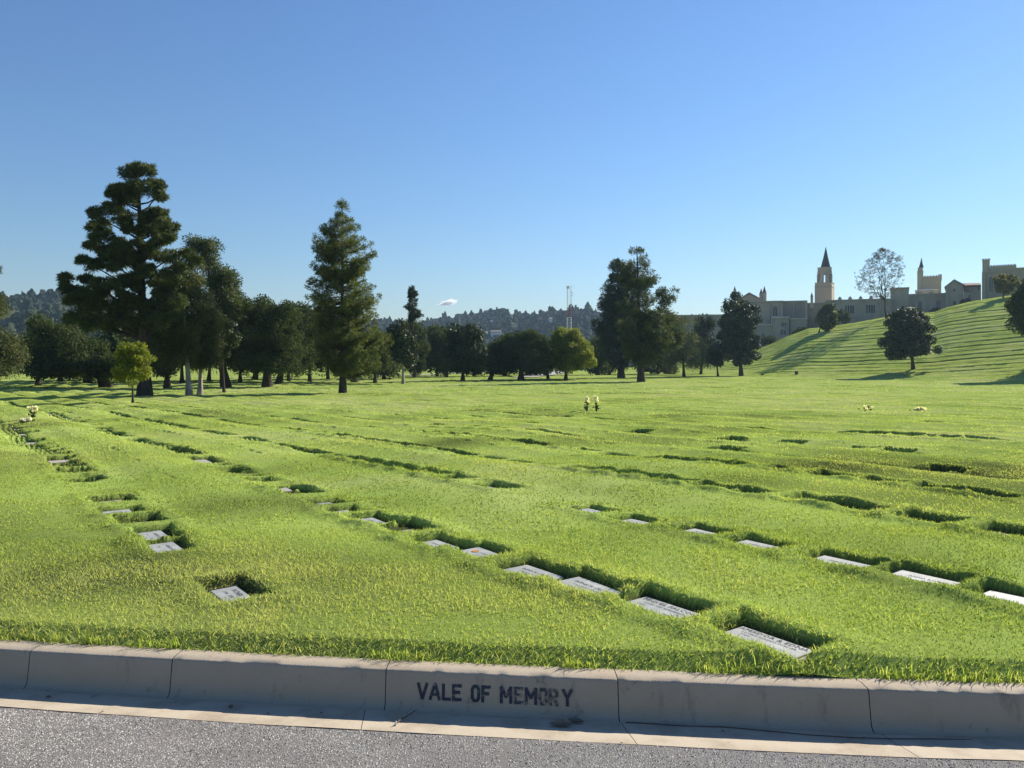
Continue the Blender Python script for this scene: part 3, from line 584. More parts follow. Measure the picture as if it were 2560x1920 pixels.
# dark oaks left
btree('oak_tree', 'broad dark oak with low crown at left behind the tall pine', (265, 967), [(770,75,100),(800,60,130),(830,75,190),(850,80,250),(880,55,290),(910,60,330),(935,60,330),(948,90,300)], 'oak', .48, 130, 1.15, 442, 0.118, Y=80., nl=40)
btree('oak_tree', 'dark oak trunk seen just left of the young lime tree, farther back', (218, 957), [(820,130,200),(850,110,260),(900,90,290),(930,100,280),(942,130,250)], 'oak', .35, 70, 1.5, 340, 0.148, Y=101., nl=20)
btree('oak_tree', 'dark oak with a grey straight trunk between the tall pine and pale trunks', (418, 970), [(760,360,470),(800,340,490),(850,330,500),(900,340,490),(932,360,470)], 'oak', .27, 60, 1.1, 391, 0.118, Y=78., nl=20)
btree('oak_tree', 'large grey green oak with a heavy trunk, left of the tall olive conifer', (668, 968), [(742,650,720),(760,620,745),(790,600,760),(830,580,755),(870,575,760),(905,570,760),(925,580,755),(938,610,730)], 'oak', .42, 110, 1.15, 442, 0.111, Y=81., nl=30)
btree('oak_tree', 'dark oak with thick trunk close behind the large grey green oak', (697, 960), [(745,690,760),(790,670,800),(850,660,810),(900,660,800),(930,680,780)], 'oak', .36, 70, 1.3, 357, 0.133, Y=94., nl=20)
# left edge tree
btree('weeping_tree', 'drooping grey green tree cut off by the left picture edge', (-40, 985), [(640,-60,-20),(680,-80,6),(700,-90,5),(735,-90,0),(752,-90,28),(775,-95,24),(800,-95,6),(835,-100,30),(855,-105,70),(880,-110,78),(905,-110,70),(930,-110,45),(950,-100,10)], 'weep', .35, 150, .85, 240, .2, Y=60., needles=.035, droop=.7, nl=30)
# tall olive conifer
zr = lambda L: [(y, a, b) for y, a, b in L]
P2 = Prof([(128,700,712),(180,688,735),(230,680,765),(275,640,800),(300,600,850),(340,560,855),(400,470,880),(430,465,915),(480,475,950),(540,490,945),(600,425,935),(650,440,915),(700,440,830),(735,450,960),(780,450,992),(860,455,985),(940,485,960),(1000,490,1010),(1100,480,1070),(1170,500,1085),(1240,520,1060),(1300,570,1030),(1345,620,950)], 61.7, sc=2.766, ox=600, oy=440)
conifer_tree('tall_conifer', 'tall ragged olive green conifer standing alone left of centre', (857, 983), P2, .24, 'cypress', 330, 42, .22, .024, .46, rise=.32, droop=-.05, Y=61.7)
btree('oak_tree', 'dark tree with forked stout trunk right behind the tall olive conifer', (886, 955), [(800,760,860),(850,740,930),(900,760,960),(935,790,940)], 'oak', .38, 60, 1.5, 340, 0.148, Y=106., nl=20)
btree('oak_tree', 'small tree with a straight brown trunk right of the tall olive conifer', (938, 957), [(830,900,960),(870,890,985),(910,900,980),(935,915,965)], 'oak', .22, 40, .95, 340, 0.118, Y=101., nl=14)
# slender conifer and its neighbours
P3 = Prof([(760,1178,1195),(800,1165,1235),(860,1170,1250),(905,1135,1235),(940,1132,1270),(975,1175,1280),(990,1190,1225),(1010,1195,1215)], 132.4, sc=2.766, ox=600, oy=440)
conifer_tree('slender_conifer', 'thin sparse conifer spire with tiered flat branches beside the little cloud', (1037, 945), P3, .26, 'darkpine', 60, 34, .42, .06, .52, rise=.05, Y=132.4)
btree('oak_tree', 'round grey green tree around the foot of the thin conifer spire', (1040, 944), [(795,1010,1050),(830,990,1075),(870,985,1080),(910,990,1075),(935,1010,1060)], 'oak', .2, 60, 1.2, 340, 0.148, Y=135., nl=12)
btree('magnolia_tree', 'tree with pale slightly leaning trunk left of the thin conifer spire', (1008, 960), [(800,975,1015),(840,965,1040),(880,975,1045),(915,985,1040)], 'magnolia', .17, 46, .9, 170, .2, bark='palebark', Y=96., nl=16)
btree('magnolia_tree', 'round rusty green tree with short brown trunk below the little cloud', (1157, 952), [(806,1135,1175),(820,1115,1200),(850,1105,1218),(890,1105,1222),(920,1110,1220),(936,1130,1205)], 'magnolia', .26, 95, 1.1, 220, .2, Y=112., nl=24)
btree('oak_tree', 'dark round tree overlapping the left side of the rusty green tree', (1117, 943), [(822,1085,1115),(850,1072,1130),(890,1072,1140),(930,1085,1135)], 'oak', .22, 55, 1.3, 340, 0.163, Y=139., nl=12)
btree('oak_tree', 'forked dark oak between the rusty green tree and the wide oak', (1225, 950), [(838,1250,1290),(860,1225,1300),(890,1210,1310),(920,1210,1290),(938,1225,1270)], 'oak', .3, 60, 1.2, 374, 0.148, Y=118., nl=16)
btree('oak_tree', 'wide dark oak with a short stout trunk and spreading limbs at centre', (1302, 951), [(820,1290,1345),(845,1260,1372),(870,1240,1380),(900,1235,1378),(918,1245,1375),(928,1290,1340)], 'oak', .40, 85, 1.15, 374, 0.148, Y=115., nl=34)
btree('leaning_tree', 'dark thin leaning tree left behind the lime green round tree', (1370, 948), [(845,1350,1380),(870,1335,1395),(905,1335,1395),(925,1345,1385)], 'oak', .22, 35, 1.1, 306, 0.148, Y=124., nl=12)
btree('lime_tree', 'round lime green tree with dark trunk in the centre distance', (1414, 950), [(816,1405,1435),(828,1385,1455),(850,1372,1472),(880,1358,1487),(905,1353,1492),(920,1358,1488),(930,1390,1450)], 'lime', .24, 120, 1.0, 260, .16, Y=118., nl=30)
# pine pair right of centre
P5 = Prof([(240,1515,1545),(300,1450,1590),(360,1450,1620),(450,1392,1640),(520,1345,1650),(620,1360,1650),(700,1345,1650),(745,1285,1660),(800,1300,1660),(900,1330,1660),(1000,1370,1650),(1090,1430,1650),(1150,1480,1640)], 132., sc=3.456, ox=1100, oy=580)
conifer_tree('dark_conifer', 'dense near black conifer overlapping the left side of the big dark pine', (1553, 945), P5, .5, 'darkpine', 300, 34, .5, .065, 1.05, rise=.5, Y=132.)
P6 = Prof([(105,1692,1708),(135,1640,1755),(190,1605,1800),(250,1560,1850),(320,1530,1850),(390,1510,1915),(440,1550,1880),(490,1545,1860),(550,1540,1860),(620,1520,1950),(700,1500,2000),(800,1500,2040),(900,1500,2060),(1000,1540,2000),(1080,1600,1960),(1130,1650,1900)], 105.8, sc=3.456, ox=1100, oy=580)
P6b = Prof([(445,1955,2005),(490,1880,2055),(540,1820,2070),(600,1850,2060),(680,1850,2030),(760,1860,2060),(850,1850,2110),(950,1850,2130),(1050,1850,2100)], 108., sc=3.456, ox=1100, oy=580)
cb = P6b.clumps(60, .9, .8, .5); xb = needle_puffs(cb, .9, 190, .34, .045, .5)
conifer_tree('big_dark_pine', 'big dark pine right of centre with thick trunk and lopsided right lobe', (1603, 955), P6, .42, 'pine', 270, 40, .36, .045, .82, rise=.38, Y=105.8, extra_l=[xb])
btree('cedar_tree', 'grey green feathery tree with slim dark trunk right of the big dark pine', (1710, 943), [(770,1650,1680),(800,1635,1740),(830,1630,1765),(860,1640,1775),(890,1640,1780),(915,1650,1785),(925,1680,1750)], 'weep', .24, 85, 1.35, 240, .32, Y=139., needles=.05, nl=18)
btree('dark_tree', 'dark tree filling the gap between the feathery tree and the tall magnolia', (1752, 935), [(785,1745,1775),(810,1730,1790),(850,1725,1795),(890,1740,1800),(920,1750,1790)], 'darkpine', .25, 60, 1.4, 200, .35, Y=165., needles=.07, nl=8)
Z4 = dict(sc=4.148, ox=1700, oy=580)
btree('magnolia_tree', 'tall glossy magnolia with ragged top and grey trunk before the stone building', (1853, 940), [(572,560,640),(600,480,665),(640,465,680),(700,420,720),(760,410,780),(810,430,865),(870,400,850),(950,400,840),(1020,370,820),(1100,350,835),(1200,350,840),(1290,350,840),(1340,400,830),(1390,440,640)], 'magnolia', .34, 150, 1.1, 190, .24, Y=149., nl=24, out=.55, **Z4)
btree('magnolia_tree', 'low spreading magnolia between feathery tree and tall magnolia', (1795, 938), [(1150,380,420),(1200,290,400),(1260,280,420),(1330,290,430),(1390,330,470)], 'magnolia', .18, 30, 1.0, 110, .3, Y=150., nl=8, **Z4)
btree('small_tree', 'small two stemmed tree on the crest of the slope below the spire', (2047, 832), [(715,1550,1575),(760,1500,1610),(810,1440,1620),(870,1410,1630),(940,1400,1630),(990,1420,1600),(1015,1450,1560)], 'cypress', .14, 70, .8, 190, .25, nl=14, **Z4)
Z5 = dict(sc=3.319, ox=2080, oy=580)
btree('magnolia_tree', 'broad dark magnolia standing at the foot of the grassy slope on the right', (2283, 922), [(618,520,600),(645,450,790),(690,440,820),(730,425,820),(790,405,860),(850,390,850),(905,385,930),(950,385,962),(985,395,940),(1020,410,720),(1048,430,600)], 'magnolia', .26, 140, .9, 190, .19, Y=130., nl=26, out=.5, **Z5)
btree('small_tree', 'small pale yellowish tree on the slope before the castle-like wall', (2508, 745), [(345,1370,1440),(370,1340,1540),(410,1330,1570),(450,1330,1570),(490,1340,1500),(515,1370,1450)], 'yellowleaf', .13, 60, .6, 130, .2, nl=14, **Z5)
btree('dark_tree', 'dark dense tree cut off by the right picture edge', (2605, 905), [(300,1640,1900),(400,1580,2000),(490,1530,2050),(560,1480,2080),(620,1440,2080),(690,1430,2090),(760,1460,2080),(810,1500,2060),(835,1560,2000)], 'oak', .5, 170, 1.3, 442, 0.148, Y=108., nl=20, **Z5)
btree('dark_tree', 'tall tree outside the right edge that throws a shadow on the lawn', (2740, 930), [(560,2700,2800),(640,2660,2850),(740,2640,2880),(850,2650,2880)], 'oak', .5, 90, 1.7, 272, 0.222, Y=120., nl=10)

# bare-branched tree on the slope
def bare_tree():
    x, y, z = ground(2215, 797); t = empty('bare_tree', (x, y, z), 'sparse winter tree with bare spreading branches before the stone building', 'tree'); mb = MB()
    pr = Prof([(135,370,450),(150,300,560),(200,270,615),(280,250,622),(350,175,612),(420,180,610),(480,190,600),(520,240,540),(545,330,480)], y, sc=3.319, ox=2080, oy=580); fork = W(2213, 752, y); low = W(2212, 772, y)
    mb.tube([(x, y, z-.5), (x, y, z+.6), low, fork], [.30, .25, .19, .16], 8); nodes = [(np.array(fork), .15), (np.array(low), .18)]; tips = []
    def shell(n, a, b):
        out = []
        for _ in range(n):
            zz = pr.zmin+(pr.zmax-pr.zmin)*rng.random()**.85; cx, hw = pr.at(zz); an = rng.random()*6.283; q = rng.uniform(a, b); f = math.sqrt(max(.05, 1-((zz-pr.zmin)/(pr.zmax-pr.zmin))**6)); out.append([cx+hw*q*f*math.cos(an), y+hw*q*f*.9*math.sin(an), zz])
        return along(np.array(out), y)
    for lev, (n, a, b, r0, seg) in enumerate([(9, .25, .55, .10, 4), (34, .45, .85, .055, 4), (150, .5, 1.0, .03, 3), (420, .35, 1.02, .028, 3)]):
        new = []
        for p in shell(n, a, b):
            best = min(nodes, key=lambda q: np.linalg.norm(q[0]-p)*(1+1.2*max(0, (q[0][2]-p[2])/(np.linalg.norm(q[0]-p)+.01)+.15))); L_ = np.linalg.norm(p-best[0]); r = min(r0, best[1]*.8); pts = [best[0]]
            for i in range(1, seg+1): q = i/seg; m_ = best[0]+(p-best[0])*q+np.array([0, 0, -.10*L_*math.sin(q*math.pi)])+rng.normal(size=3)*L_*.035*(i < seg); pts.append(m_); new.append((m_, r*(1-.6*q)))
            mb.tube([tuple(q) for q in pts], [max(.020, r*(1-.6*i/seg)) for i in range(seg+1)], 5 if lev < 2 else 3)
            if lev >= 2: tips.append(p)
        nodes += new
    mb.build('trunk', M['bark'], t, True); V, Fc, tn = broad_leaves(np.array(tips), .36, 18, .10); npm('crown', V, Fc, M['sparse'], t, tone=tn)
bare_tree()

# trees farther back between the trunks
bgd = [(95,952,830,80,'left of the broad dark oak',88),(150,950,812,95,'under the left hillside',110),(305,952,800,95,'hidden behind the tall pine',105),(360,950,790,90,'behind the tall pine trunk',120),(455,955,790,90,'behind the pale trunks',98),
 (522,950,780,90,'framed right of the pale trunks',112),(600,955,795,85,'between the clump pine and grey oak',104),(638,950,790,85,'left behind the large grey oak',118),(722,952,780,90,'right behind the large grey oak',110),(775,955,795,80,'left of the tall olive conifer trunk',108),
 (820,950,790,80,'behind the tall olive conifer',126),(960,948,820,55,'right of the olive conifer among pale trunks',122),(1092,940,815,50,'left of the dark round tree',150),(1185,942,835,45,'right behind the rusty green tree',145),(1262,942,830,55,'behind the forked dark oak',150),(1340,940,838,45,'right behind the wide oak',150),(1495,940,830,40,'right of the lime green tree',160),(1645,940,820,60,'behind the big dark pine',170)]
for (px, py, top, hw, lab, Yb) in bgd:
    j = lambda: random.randint(-10, 10)
    btree('background_tree', 'dark shady tree '+lab, (px, py), [(top, px-12+j(), px+12+j()), (top+18, px-hw*.6+j(), px+hw*.6+j()), (top+50, px-hw+j(), px+hw+j()), (top+85, px-hw+j(), px+hw+j()), (min(936, top+120), px-hw*.8, px+hw*.8)], 'oak', random.uniform(.2, .36), 42, 1.6, 170, .26, Y=Yb, nl=10, group='dark trees behind the front row')

# ------------------------------------------------------------ the stone buildings on the hill
M['wall'] = mat('stone_wall', (.42,.36,.27), .9, .15, noise=[((.5, .5, .18), (.27,.25,.21), .45, .7), (3, (.38,.35,.30), .5, .7)], bump=(4, .3, .03))
M['warmwall'] = mat('pale_stone', (.42,.345,.25), .9, .15, noise=[((.6, .6, .2), (.36,.32,.25), .45, .7)], bump=(4, .3, .03))
M['trim'] = mat('stone_trim', (.40,.37,.32), .9, .15)
M['darkglass'] = mat('dark_window', (.03,.035,.045), .25, .5)
M['slate'] = mat('dark_roof', (.10,.085,.075), .8, .2, noise=[(2, (.07,.06,.055), .45, .7)])
M['redroof'] = mat('brown_roof', (.16,.08,.06), .8, .2, noise=[(2, (.11,.06,.05), .45, .7)])
M['paleroof'] = mat('pale_roof', (.62,.60,.56), .8, .2)
M['white'] = mat('white_paint', (.75,.76,.78), .7, .3)
def bx(mb, x0, x1, yt, yb, Y, d, m=0):                     # a box given by its front outline in the photo at distance Y
    a = W(x0, yt, Y); b = W(x1, yb, Y); return mb.box(a[0], b[0], Y, Y+d, b[2], a[2], m)
def arch(px, yt, yb, w, Y, pointed=True, dy=-.25, bars=1):
    """an arched window: recessed dark pane with a stone surround standing proud"""
    s = Y/F; hw = w/2*s; x = (px-CX)*s-KREF[0]*(Y-KREF[1]); z1 = EYE+(HY-yt)*s; z0 = EYE+(HY-yb)*s; rise = hw*(1.35 if pointed else 1.0); pts = [(-hw, z0), (hw, z0), (hw, z1-rise)]
    for k in range(1, 6):
        a = k/6*math.pi; pts.append((hw*math.cos(a), z1-rise+rise*math.sin(a)*(1 if not pointed else (1 if k == 3 else .97))))
    pts.append((-hw, z1-rise)); return x, pts, z0, z1, hw
def window(parent, px, yt, yb, w, Y, pointed=True, bars=1):
    x, pts, z0, z1, hw = arch(px, yt, yb, w, Y, pointed); n = len(pts); f = MB(); o = .18+hw*.12
    inn = [(x+a, Y-.10, z) for a, z in pts]; zc = (z0+z1)/2
    out = [(x+a*(1+o/hw), Y-.10, zc+(z-zc)*(1+o/(z1-zc))) for a, z in pts]; bi = [(p[0], Y-.01, p[2]) for p in inn]; bo = [(p[0], Y-.01, p[2]) for p in out]
    f.add(inn+out+bi+bo, [(i, (i+1) % n, n+(i+1) % n, n+i) for i in range(n)]+[(n+i, n+(i+1) % n, 3*n+(i+1) % n, 3*n+i) for i in range(n)]+[(i, 2*n+i, 2*n+(i+1) % n, (i+1) % n) for i in range(n)])
    for b in range(bars): bxp = x-hw+2*hw*(b+1)/(bars+1); f.box(bxp-.07, bxp+.07, Y-.09, Y-.03, z0, z1-(hw*.25 if bars > 1 or pointed else .05))
    w_ = f.build('window', M['trim'], parent)
    g = MB(); g.add([(x+a, Y-.02, z) for a, z in pts], [tuple(range(n))]); g.build('pane', M['darkglass'], w_); return w_
def merlons(mb, x0, x1, yt, h, Y, d, n, m=0):
    for i in range(n):
        a = x0+(x1-x0)*(i+.12)/n; b = x0+(x1-x0)*(i+.66)/n; bx(mb, a, b, yt-h, yt, Y, .8, m)
def slope_base(Y, x0, x1): return min(float(H(np.array([(p-CX)/F*Y]), np.array([float(Y)]))[0]) for p in (x0, (x0+x1)/2, x1))-1.5
def yb_of(Y, x0, x1): return HY-(slope_base(Y, x0, x1)-EYE)*F/Y
TURN = []
def bld(label, x0, x1, Y, cat='building', name='stone_building'):
    o = empty(name, (((x0+x1)/2-CX)/F*Y, Y, slope_base(Y, x0, x1)), label, cat); TURN.append((o, math.atan2(((x0+x1)/2-CX)/F, 1))); KREF[:] = [((x0+x1)/2-CX)/F, Y]; return o
# long low wing at far left
t = bld('long low flat roofed stone wing seen behind the tall magnolia', 1560, 1860, 240.); mb = MB(); yb = yb_of(240, 1560, 1860)
bx(mb, 1540, 1862, 790, yb, 240, 12); [bx(mb, p, p+3, 792, yb, 239.6, .4) for p in range(1550, 1860, 28)]; mb.build('wall', M['wall'], t)
mb = MB(); bx(mb, 1538, 1864, 787, 790, 239.5, 13); mb.build('roof', M['trim'], t)
# hall block with terraces
Yh = 232.; t = bld('long flat topped stone hall with arched window left of the spire tower', 1870, 2016, Yh); yb = yb_of(Yh, 1870, 2016)
mb = MB(); bx(mb, 1866, 1955, 754, yb, Yh, 16); bx(mb, 1955, 2016, 755, yb, Yh+1.5, 14)
for p, w in ((1868, 4), (1922, 3), (1952, 5), (1983, 2), (2012, 6)): bx(mb, p, p+w, 757, yb, Yh-.8, 2.6)
mb.build('wall', M['wall'], t); mb = MB(); bx(mb, 1864, 1957, 751.5, 754, Yh-.6, 17); bx(mb, 1957, 2018, 752.5, 755, Yh+.9, 15); mb.build('parapet', M['trim'], t)
window(t, 1938, 765, 790, 11, Yh, False); window(t, 1892, 766, 790, 10, Yh, False)
mb = MB(); bx(mb, 1896, 1931, 812, yb, Yh-8, 8); bx(mb, 1931, 1973, 794, yb, Yh-9, 9); bx(mb, 1975, 2016, 798, yb, Yh-8, 8); mb.build('terrace_wall', M['wall'], t)
mb = MB(); bx(mb, 1894, 1932, 810, 812, Yh-8.5, 8); bx(mb, 1929, 1975, 791.5, 794, Yh-9.5, 9); bx(mb, 1974, 2018, 796, 798, Yh-8.5, 9); bx(mb, 1928.5, 1930.5, 790, 812, Yh-9.6, 8); mb.build('coping', M['paleroof'], t)
for a, b, c, d, w in ((1954.5, 806, 815, 3, 3), (1959.5, 806, 815, 3, 3), (1964.5, 806, 815, 3, 3)): window(t, a, b, c, w, Yh-9, False, 0)
window(t, 1958, 823, 837, 14, Yh-9, False, 1); window(t, 1907, 831, 849, 8, Yh-8, True, 1); window(t, 1995, 817, 826, 8.5, Yh-8, False, 0)
# gable behind the hall
Yg = 250.; t = bld('pale gable roof rising behind the stone hall', 1838, 1910, Yg); p = [W(1843, 752, Yg), W(1907, 752, Yg), W(1873, 735, Yg)]
mb = MB(); zb = slope_base(Yg, 1838, 1910); V = [(a[0], Yg+k, a[2]) for k in (0, 14) for a in p]; mb.add(V, [(0, 1, 2), (5, 4, 3), (0, 3, 4, 1)]); bx(mb, 1845, 1905, 752, yb_of(Yg, 1838, 1910), Yg, 14); mb.build('wall', M['warmwall'], t)
mb = MB(); e = [(p[0][0]-.6, p[0][2]-.3), (p[2][0], p[2][2]+.25), (p[1][0]+.6, p[1][2]-.3)]
for (a, b) in ((e[0], e[1]), (e[1], e[2])): mb.add([(a[0], Yg-.5, a[1]), (b[0], Yg-.5, b[1]), (b[0], Yg+14.5, b[1]), (a[0], Yg+14.5, a[1]), (a[0], Yg-.5, a[1]+.3), (b[0], Yg-.5, b[1]+.3), (b[0], Yg+14.5, b[1]+.3), (a[0], Yg+14.5, a[1]+.3)], [(0,3,2,1),(4,5,6,7),(0,1,5,4),(1,2,6,5),(2,3,7,6),(3,0,4,7)])
mb.build('roof', M['trim'], t)
def pinnacle(px, yt, ys, w, Y, label, yb=756):
    KREF[:] = [0., 0.]
    s = Y/F; x = (px-CX)*s; t = empty('pinnacle', (x, Y, EYE+(HY-yb)*s), label, 'pinnacle'); r = w/2*s; z = lambda y: EYE+(HY-y)*s
    mb = MB(); mb.ring([(x, Y, z(yb)), (x, Y, z(ys))], [r, r], 8, rot=.39); mb.ring([(x, Y, z(ys)), (x, Y, z(ys)+.25)], [r*1.15, r*1.15], 8, rot=.39); mb.build('shaft', M['wall'], t)
    mb = MB(); mb.ring([(x, Y, z(ys)+.24), (x, Y, z(yt))], [r*.95, .03], 8, rot=.39); mb.build('spirelet', M['slate'], t); return t
pinnacle(1903, 721, 736, 9, 247., 'shorter of the two dark pinnacles standing together left of the spire tower')
pinnacle(1911, 715, 734, 10, 246., 'taller of the two dark pinnacles standing together left of the spire tower')
pinnacle(1837, 715, 728, 7, 248., 'dark pinnacle tip showing above the tall magnolia', 790); pinnacle(2029.5, 731, 742, 6, 229., 'small pinnacle at the left foot of the spire tower', 770)
# spire tower
Yt = 244.; s = Yt/F; xt = (2061.5-CX)*s; z = lambda y: EYE+(HY-y)*s
t = bld('square stone tower with belfry openings and a tall pointed dark spire', 2030, 2090, Yt, 'tower', 'bell_tower'); base_z = slope_base(Yt, 2030, 2090)
mb = MB(); r4 = 24.5*s*1.25; ro = .62
mb.ring([(xt, Yt+4, base_z), (xt, Yt+4, z(716))], [r4*1.02, r4], 4, rot=ro); mb.ring([(xt, Yt+4, z(716)), (xt, Yt+4, z(713)), (xt, Yt+4, z(706))], [r4*1.05, r4*.98, r4*.98], 4, rot=ro)
mb.ring([(xt, Yt+4, z(706)), (xt, Yt+4, z(705))], [r4*1.03, r4*1.03], 4, rot=ro); mb.build('lower_stage', M['warmwall'], t)
r8 = 18.6*s; mb = MB()
for k in range(8):                                          # eight corner piers leave the belfry open
    a = k/8*2*math.pi+.393; cx_, cy_ = xt+r8*.90*math.cos(a), Yt+4+r8*.90*math.sin(a); mb.ring([(cx_, cy_, z(705)), (cx_, cy_, z(683))], [r8*.25, r8*.25], 6, rot=a)
mb.ring([(xt, Yt+4, z(683)), (xt, Yt+4, z(678)), (xt, Yt+4, z(677.9)), (xt, Yt+4, z(676)), (xt, Yt+4, z(668)), (xt, Yt+4, z(666))], [r8*1.06, r8*1.06, r8*1.12, r8*1.04, r8*1.03, r8*1.08], 8, rot=.393)
mb.build('belfry', M['wall'], t); mb = MB()
mb.ring([(xt+.3, Yt+4, z(666)), (xt+.35, Yt+4, z(640)), (xt+.4, Yt+4, z(614))], [13.4*s, 6.4*s, .06], 8, rot=.393); mb.build('spire', M['slate'], t)
# arcade wing with crested parapet
Yw = 226.; t = bld('long battlemented stone wing with crested parapet between tower and bare tree', 2014, 2226, Yw); yb = yb_of(Yw, 2016, 2226); mb = MB()
bx(mb, 2014, 2066, 757, yb, Yw+3, 12); bx(mb, 2064, 2226, 751, yb, Yw, 14)
for p in (2066, 2152, 2200, 2222): bx(mb, p-1.5, p+2, 752, yb, Yw-.7, .7)
mb.build('wall', M['wall'], t); mb = MB(); bx(mb, 2014, 2064, 754.5, 757, Yw+2.6, 13); bx(mb, 2063, 2227, 748.5, 751, Yw-.4, 15); mb.build('parapet', M['trim'], t)
for p in (2099.6, 2125.4, 2151.5, 2177.3, 2203.4):
    c = W(p, 748.5, Yw); r = 5*Yw/F; m_ = MB(); m_.ring([(c[0], Yw+.8, c[2]), (c[0], Yw+.8, c[2]+r*.7), (c[0], Yw+.8, c[2]+r*1.2), (c[0], Yw+.8, c[2]+r*1.65)], [r, r*.95, r*.6, r*.08], 10, flat=.6); m_.build('crest', M['warmwall'], t)
for c in (2124, 2176):
    for d in (-9, -3, 3, 9): window(t, c+d, 763, 784, 4.2, Yw, True, 0)
# left keep block beside bare tree
Yk = 228.; t = bld('plain square stone block half hidden behind the bare tree', 2226, 2272, Yk-4); mb = MB(); yb = yb_of(Yk-4, 2226, 2272); bx(mb, 2226, 2272, 721, yb, Yk-4, 12); mb.build('wall', M['wall'], t); mb = MB(); bx(mb, 2224.5, 2273.5, 718.5, 721, Yk-4.5, 13); mb.build('parapet', M['trim'], t)
# low wall wing with arched windows
Yl = 222.; t = bld('low stone wing with dark arched windows under the turreted keep', 2268, 2364, Yl); mb = MB(); yb = yb_of(Yl, 2268, 2364)
bx(mb, 2268, 2364, 736, yb, Yl, 14); [bx(mb, p, p+2.4, 738, yb, Yl-.6, .6) for p in (2270, 2284, 2318, 2338, 2360)]; mb.build('wall', M['wall'], t); mb = MB(); bx(mb, 2267, 2365, 733.5, 736, Yl-.5, 15); mb.build('parapet', M['trim'], t)
window(t, 2300, 752, 772, 9.5, Yl); window(t, 2347, 750, 772, 10, Yl)
# keep with spired turret
Yq = 246.; s = Yq/F; z = lambda y: EYE+(HY-y)*s; t = bld('turreted stone keep with a pointed corner spire and sunlit pale annex', 2284, 2356, Yq, 'castle keep'); yb = 760
mb = MB(); bx(mb, 2304, 2353, 691, yb, Yq, 9); mb.build('wall', M['warmwall'], t); mb = MB(); bx(mb, 2303, 2354.5, 697.5, 699, Yq-.3, 9.6); merlons(mb, 2309, 2346, 691, 2.2, Yq, 9, 5); bx(mb, 2345.5, 2354.5, 687, 700, Yq-.4, 2.4); mb.build('parapet', M['trim'], t)
xc = (2300.5-CX)*s; r = 8.6*s; mb = MB(); mb.ring([(xc, Yq+.6, z(yb)), (xc, Yq+.6, z(679)), (xc, Yq+.6, z(678.9)), (xc, Yq+.6, z(677)), (xc, Yq+.6, z(676.9)), (xc, Yq+.6, z(669)), (xc, Yq+.6, z(668))], [r, r*.95, r*1.08, r*1.08, r*.84, r*.80, r*.88], 8, rot=.39); mb.build('turret', M['wall'], t)
mb = MB(); mb.ring([(xc+.3, Yq+.6, z(668)), (xc+.35, Yq+.6, z(655)), (xc+.4, Yq+.6, z(643))], [r*.78, r*.34, .05], 8, rot=.39); mb.build('spire', M['slate'], t)
mb = MB(); xa = W(2316, 0, Yq-10)[0]; ra = 30*(Yq-10)/F; za = lambda y: EYE+(HY-y)/F*(Yq-10); mb.ring([(xa, Yq-5, za(770)), (xa, Yq-5, za(722))], [ra, ra], 12, rot=.26, flat=.55); mb.build('annex', M['warmwall'], t)
mb = MB(); mb.ring([(xa, Yq-5, za(722)), (xa, Yq-5, za(720.5)), (xa, Yq-5, za(717.5))], [ra*1.04, ra*1.04, .1], 12, rot=.26, flat=.55); mb.build('annex_roof', M['paleroof'], t)
for p in (2296, 2301, 2325, 2330): window(t, p, 728, 736, 2.6, Yq-5-ra*.55*math.sqrt(max(0, 1-((p-2316)/30)**2))-.12, True, 0)
# gabled chapel with brown roof
Yc = 214.; t = bld('gabled stone chapel front with a long brown roof behind it', 2362, 2452, Yc, 'chapel'); yb = yb_of(Yc, 2362, 2452); s = Yc/F; z = lambda y: EYE+(HY-y)*s; xx = lambda p: (p-CX)*s
mb = MB(); bx(mb, 2363, 2408, 715, yb, Yc, 12); mb.add([(xx(2363), Yc, z(715)), (xx(2408), Yc, z(715)), (xx(2385.5), Yc, z(700.5)), (xx(2363), Yc+12, z(715)), (xx(2408), Yc+12, z(715)), (xx(2385.5), Yc+12, z(700.5))], [(0, 1, 2), (5, 4, 3)])
bx(mb, 2408.2, 2452, 714, yb, Yc+3, 8); bx(mb, 2408.2, 2452, 731, yb, Yc-1, 4); [bx(mb, p, p+2, 718, yb, Yc-.5, .5) for p in (2370, 2403)]; mb.build('wall', M['wall'], t)
mb = MB()
for (a, b) in (((2360.5, 717.5), (2385.5, 699.5)), ((2385.5, 699.5), (2412, 714.5))): mb.add([(xx(q[0]), Yc+k, z(q[1])+h) for k in (-.5, 12.5) for q in (a, b) for h in (0, .28)], [(0,2,3,1),(4,5,7,6),(1,3,7,5),(0,4,6,2),(0,1,5,4),(2,6,7,3)])
mb.build('roof', M['paleroof'], t); mb = MB(); mb.add([(xx(2396), Yc+7, z(703)), (xx(2452), Yc+7, z(704.5)), (xx(2452), Yc+2.6, z(714)), (xx(2408.2), Yc+2.6, z(713)), (xx(2396), Yc+7, z(703)-.3), (xx(2452), Yc+7, z(704.5)-.3), (xx(2452), Yc+2.6, z(714)-.3), (xx(2408.2), Yc+2.6, z(713)-.3)], [(0,3,2,1),(4,5,6,7),(2,3,7,6),(0,1,5,4),(0,4,7,3),(1,2,6,5)]); mb.build('rear_roof', M['redroof'], t)
window(t, 2386, 751, 764, 8, Yc, False, 0); window(t, 2385.5, 721, 728, 6, Yc, False, 0); window(t, 2446, 719, 727, 3, Yc+3, True, 0); window(t, 2424, 735, 750, 6, Yc-1, True, 1)
